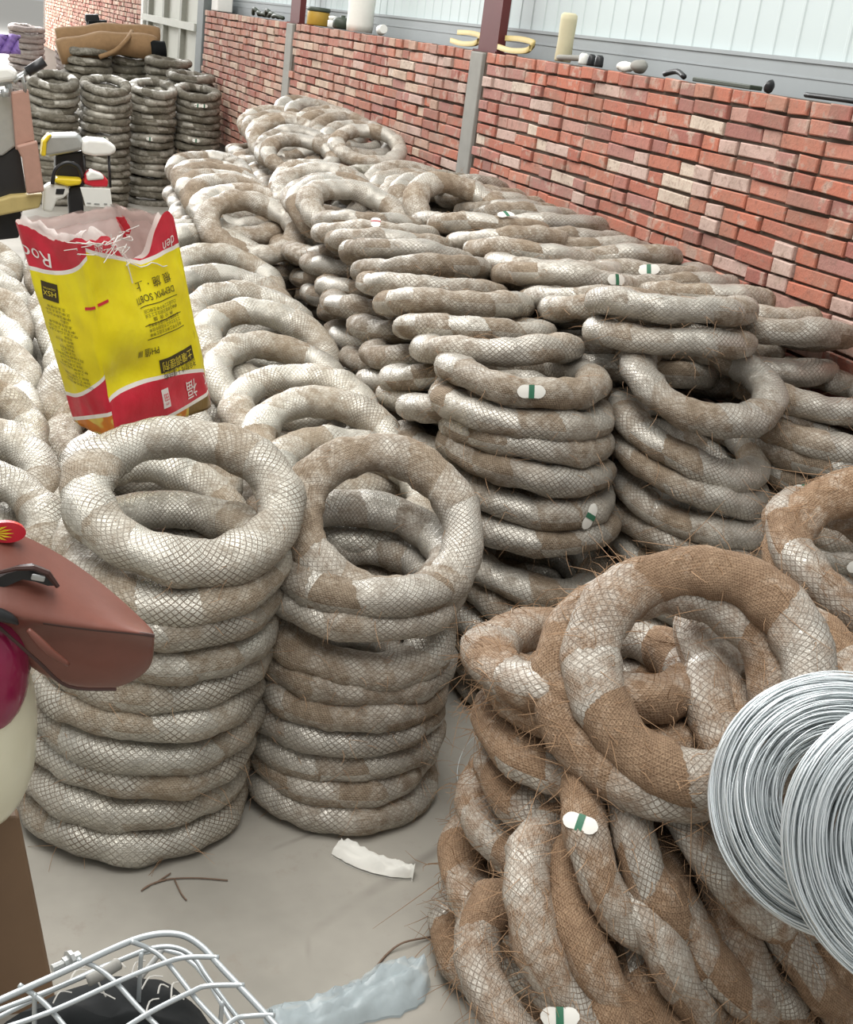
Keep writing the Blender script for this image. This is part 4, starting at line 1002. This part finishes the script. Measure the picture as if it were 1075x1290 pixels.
# ------------------------------------------------------------------ rolled matting, cloth and crate at the far end
mr = empty('rolled_matting', at_y(140, 66, 14.6)); tag(mr, 'long rolls of brown matting lying on the far coils', 'matting')
def roll(pts, r, y):
    mb = MB(); P = arc_pts([at_y(x, yy, y) for x, yy in pts], 6)
    mb.tube(P, [r*(1+0.08*math.sin(i*0.9)) for i in range(len(P))], 14); return mb
under(mr, 'mat_roll', roll([(74, 66), (110, 58), (150, 55), (196, 60)], 0.125, 14.5).mesh('mat_roll', M['tan_mat'], True))
under(mr, 'mat_roll', roll([(72, 50), (110, 45), (155, 43), (200, 48)], 0.115, 14.75).mesh('mat_roll', M['tan_mat'], True))
under(mr, 'dark_end', roll([(190, 64), (208, 63)], 0.10, 14.42).mesh('dark_end', M['blackbag'], True), 'dark rolled end')
mb = MB(); mb.tube(arc_pts([at_y(125, 72, 14.3), at_y(145, 64, 14.28), at_y(160, 50, 14.34), at_y(166, 40, 14.6)], 5), 0.025, 8); under(mr, 'tie_strap', mb.mesh('tie_strap', M['tan_mat'], True))
mb = MB(); rows = [[at_y(-6+30*i/8, 44+24*j/6, 16.5 + 0.10*math.sin(i*1.7+j) - 0.03*j) for i in range(9)] for j in range(7)]; mb.grid(rows)
o = mb.build('purple_cloth', M['purple'], None, True); o.modifiers.new('solidify', 'SOLIDIFY').thickness = 0.02; tag(o, 'purple cloth draped at the far end', 'cloth')
cr = empty('dark_cabinet', at_z(122, 183, 0.0)); tag(cr, 'dark blue cabinet beyond the rolled matting', 'cabinet')
prism(cr, 'cabinet_body', [(111, 183), (135, 183), (135, 26), (112, 26)], 17.6, 0.3, 'blackbag'); prism(cr, 'cabinet_lid', [(108, 27), (126, 27), (124, 18), (108, 18)], 17.7, 0.1, 'black')

# ------------------------------------------------------------------ odds and ends along the wall top
ZT = WT + 0.001
def wall_xy(px, py): 
    d = at_z(px, py, 1.0) - EYE; x = WX + 0.1; return EYE.y + d.y*(x/d.x)
tn = empty('paint_tin', (WX+0.10, 10.45, ZT)); tag(tn, 'olive-yellow tin with dark lid on the wall top', 'tin')
mb = MB(); mb.lathe([(.085, 0), (.09, .01), (.09, .10), (.085, .11)], 20, Matrix.Translation(tn.location)); under(tn, 'tin_body', mb.mesh('tin_body', M['olive'], True))
mb = MB(); mb.lathe([(.092, .108), (.094, .115), (.094, .135), (.07, .14)], 20, Matrix.Translation(tn.location)); under(tn, 'tin_lid', mb.mesh('tin_lid', M['dgreen'], True))
mb = MB(); mb.lathe([(.035, 0), (.04, .01), (.04, .05), (.03, .06), (.034, .062), (.034, .085), (.0, .09)], 16, Matrix.Translation((WX+.1, 10.05, ZT))); o = mb.build('glass_jar', M['white'], None, True); tag(o, 'small white jar beside the olive tin on the wall', 'jar')
mb = MB(); mb.lathe([(.06, 0), (.075, .012), (.075, .06), (.06, .08), (.02, .085), (.018, .10), (.0, .10)], 18, Matrix.Translation((WX+.1, 9.8, ZT))); o = mb.build('dark_pot', M['dgreen'], None, True); tag(o, 'dark green squat pot on the wall top', 'pot')
pp = empty('wrapped_pipe', (WX+0.10, 9.38, ZT)); tag(pp, 'upright pipe wrapped in white paper on the wall', 'pipe')
mb = MB(); mb.lathe([(.095, 0), (.10, .05), (.097, .15), (.103, .3), (.098, .45), (.1, .6)], 18, Matrix.Translation(pp.location)); under(pp, 'paper_wrap', mb.mesh('paper_wrap', M['paper'], True))
mb = MB(); mb.lathe([(.08, .58), (.08, .9)], 18, Matrix.Translation(pp.location)); under(pp, 'pipe_end', mb.mesh('pipe_end', M['concrete'], True))
mb = MB(); mb.lathe([(.03, 0), (.036, .01), (.03, .07), (.028, .07)], 14, Matrix.Translation((WX+.1, 8.92, ZT+0.03)) @ Matrix.Rotation(R_(80), 4, 'X')); o = mb.build('paper_cup', M['white'], None, True); tag(o, 'small white cup lying beside the wrapped pipe', 'cup')
def strap_loop(y0, y1, label):
    mb = MB(); z = ZT
    pts = arc_pts([(WX+.06, y1, z+.03), (WX+.05, (y0+y1)/2, z+.02), (WX+.06, y0+.02, z+.03), (WX+.08, y0, z+.055), (WX+.1, y0+.03, z+.075), (WX+.1, (y0+y1)/2, z+.085), (WX+.1, y1, z+.08)], 5)
    rows = [[p + Vector((-.008, 0, -.014)), p + Vector((.008, 0, -.014)), p + Vector((.008, 0, .014)), p + Vector((-.008, 0, .014)), p + Vector((-.008, 0, -.014))] for p in pts]
    mb.grid(rows); o = mb.build('webbing_strap', M['skin_tan'], None, True); tag(o, label, 'strap')
strap_loop(6.42, 6.80, 'looped yellowish strap at the foot of the red column'); strap_loop(7.12, 7.5, 'yellowish strap end beyond the nearer red column')
mb = MB(); mb.lathe([(.04, 0), (.044, .01), (.041, .10), (.043, .2), (.042, .225), (.03, .235), (.0, .233)], 18, Matrix.Translation((WX+.10, 6.08, ZT))); o = mb.build('cardboard_tube', simple('dirty_cream_card', srgb(204,196,164), .8, var=.15, scale=12), None, True); tag(o, 'dirty cream cardboard tube standing on the wall', 'tube')
mb = MB(); mb.tube(arc_pts([(WX+.12, 6.16, ZT+.03), (WX+.08, 6.05, ZT+.02), (WX+.02, 5.96, ZT+.02), (WX+.1, 5.86, ZT+.03)], 4), .014, 8); o = mb.build('grey_rag', M['concrete'], None, True); tag(o, 'grey rag at the foot of the cardboard tube', 'rag')
for k, (y, w, mt, lab) in enumerate(((5.82, .022, 'white', 'tiny white bottle cap by the cardboard tube'), (5.74, .02, 'black', 'tiny black plug by the cardboard tube'), (5.66, .02, 'black', 'second tiny black plug along the wall top'))):
    mb = MB(); mb.lathe([(w, 0), (w*1.1, .01), (w, .045), (w*.6, .055), (0, .055)], 12, Matrix.Translation((WX+.08, y, ZT))); o = mb.build('bottle_cap', M[mt], None, True); tag(o, lab, 'cap')
for k, (y, w, h, mt, lab) in enumerate(((5.42, .05, .022, 'paper', 'pale stone lump on the wall top'), (5.30, .04, .032, 'concrete', 'grey stone lump on the wall top'))):
    mb = superell(WX+.09, ZT+h*.9, y, .04, w, h, 1.0, 12, 8)
    for v in mb.v: v += Vector((1, 1, 1))*0.012*mnoise.noise(v*25)
    o = mb.build('stone', M[mt], None, True); tag(o, lab, 'stone')
mb = MB(); mb.tube(arc_pts([(WX+.06, 5.02, ZT+.012), (WX+.07, 4.94, ZT+.03), (WX+.06, 4.86, ZT+.012)], 4), .012, 8); o = mb.build('rubber_offcut', M['black'], None, True); tag(o, 'short black rubber offcut on the wall top', 'rubber')
mb = MB(); mb.box((WX+.05, 4.36, ZT), (WX+.11, 4.78, ZT+.018)); o = mb.build('steel_strip', M['dgreen']); bevel(o, .004); tag(o, 'dark flat strip lying along the wall top', 'strip')
mb = superell(WX+.08, ZT+.02, 4.28, .02, .02, .024, 1.0, 12, 8)
for v in mb.v: v += Vector((1, 1, 1))*0.012*mnoise.noise(v*40)
o = mb.build('black_lump', M['black'], None, True); tag(o, 'small black lump at the end of the dark strip', 'lump')
mb = MB(); mb.tube(arc_pts([(WX+.16, 4.15, ZT+.01), (WX+.15, 3.9, ZT+.012), (WX+.16, 3.6, ZT+.01), (WX+.15, 3.0, ZT+.01)], 5), .010, 8); o = mb.build('black_cable', M['black'], None, True); tag(o, 'black cable lying along the near wall top', 'cable')
mb = MB()
for k in range(6): mb.tube(arc_pts([(WX+.1+.02*math.sin(k), 12.6-k*.16, ZT+.02), (WX+.08, 12.5-k*.16, ZT+.05+.02*math.cos(k*2)), (WX+.12, 12.38-k*.16, ZT+.02)], 4), .018, 6)
o = mb.build('dark_rope', M['dgreen'], None, True); tag(o, 'tangled dark rope beyond the farther red column', 'rope')
mb = MB(); mb.box((WX+.04, 13.9, ZT), (WX+.2, 14.2, ZT+.14)); o = mb.build('white_carton', M['white']); bevel(o, .008); tag(o, 'white carton on the wall beside the gate', 'carton')
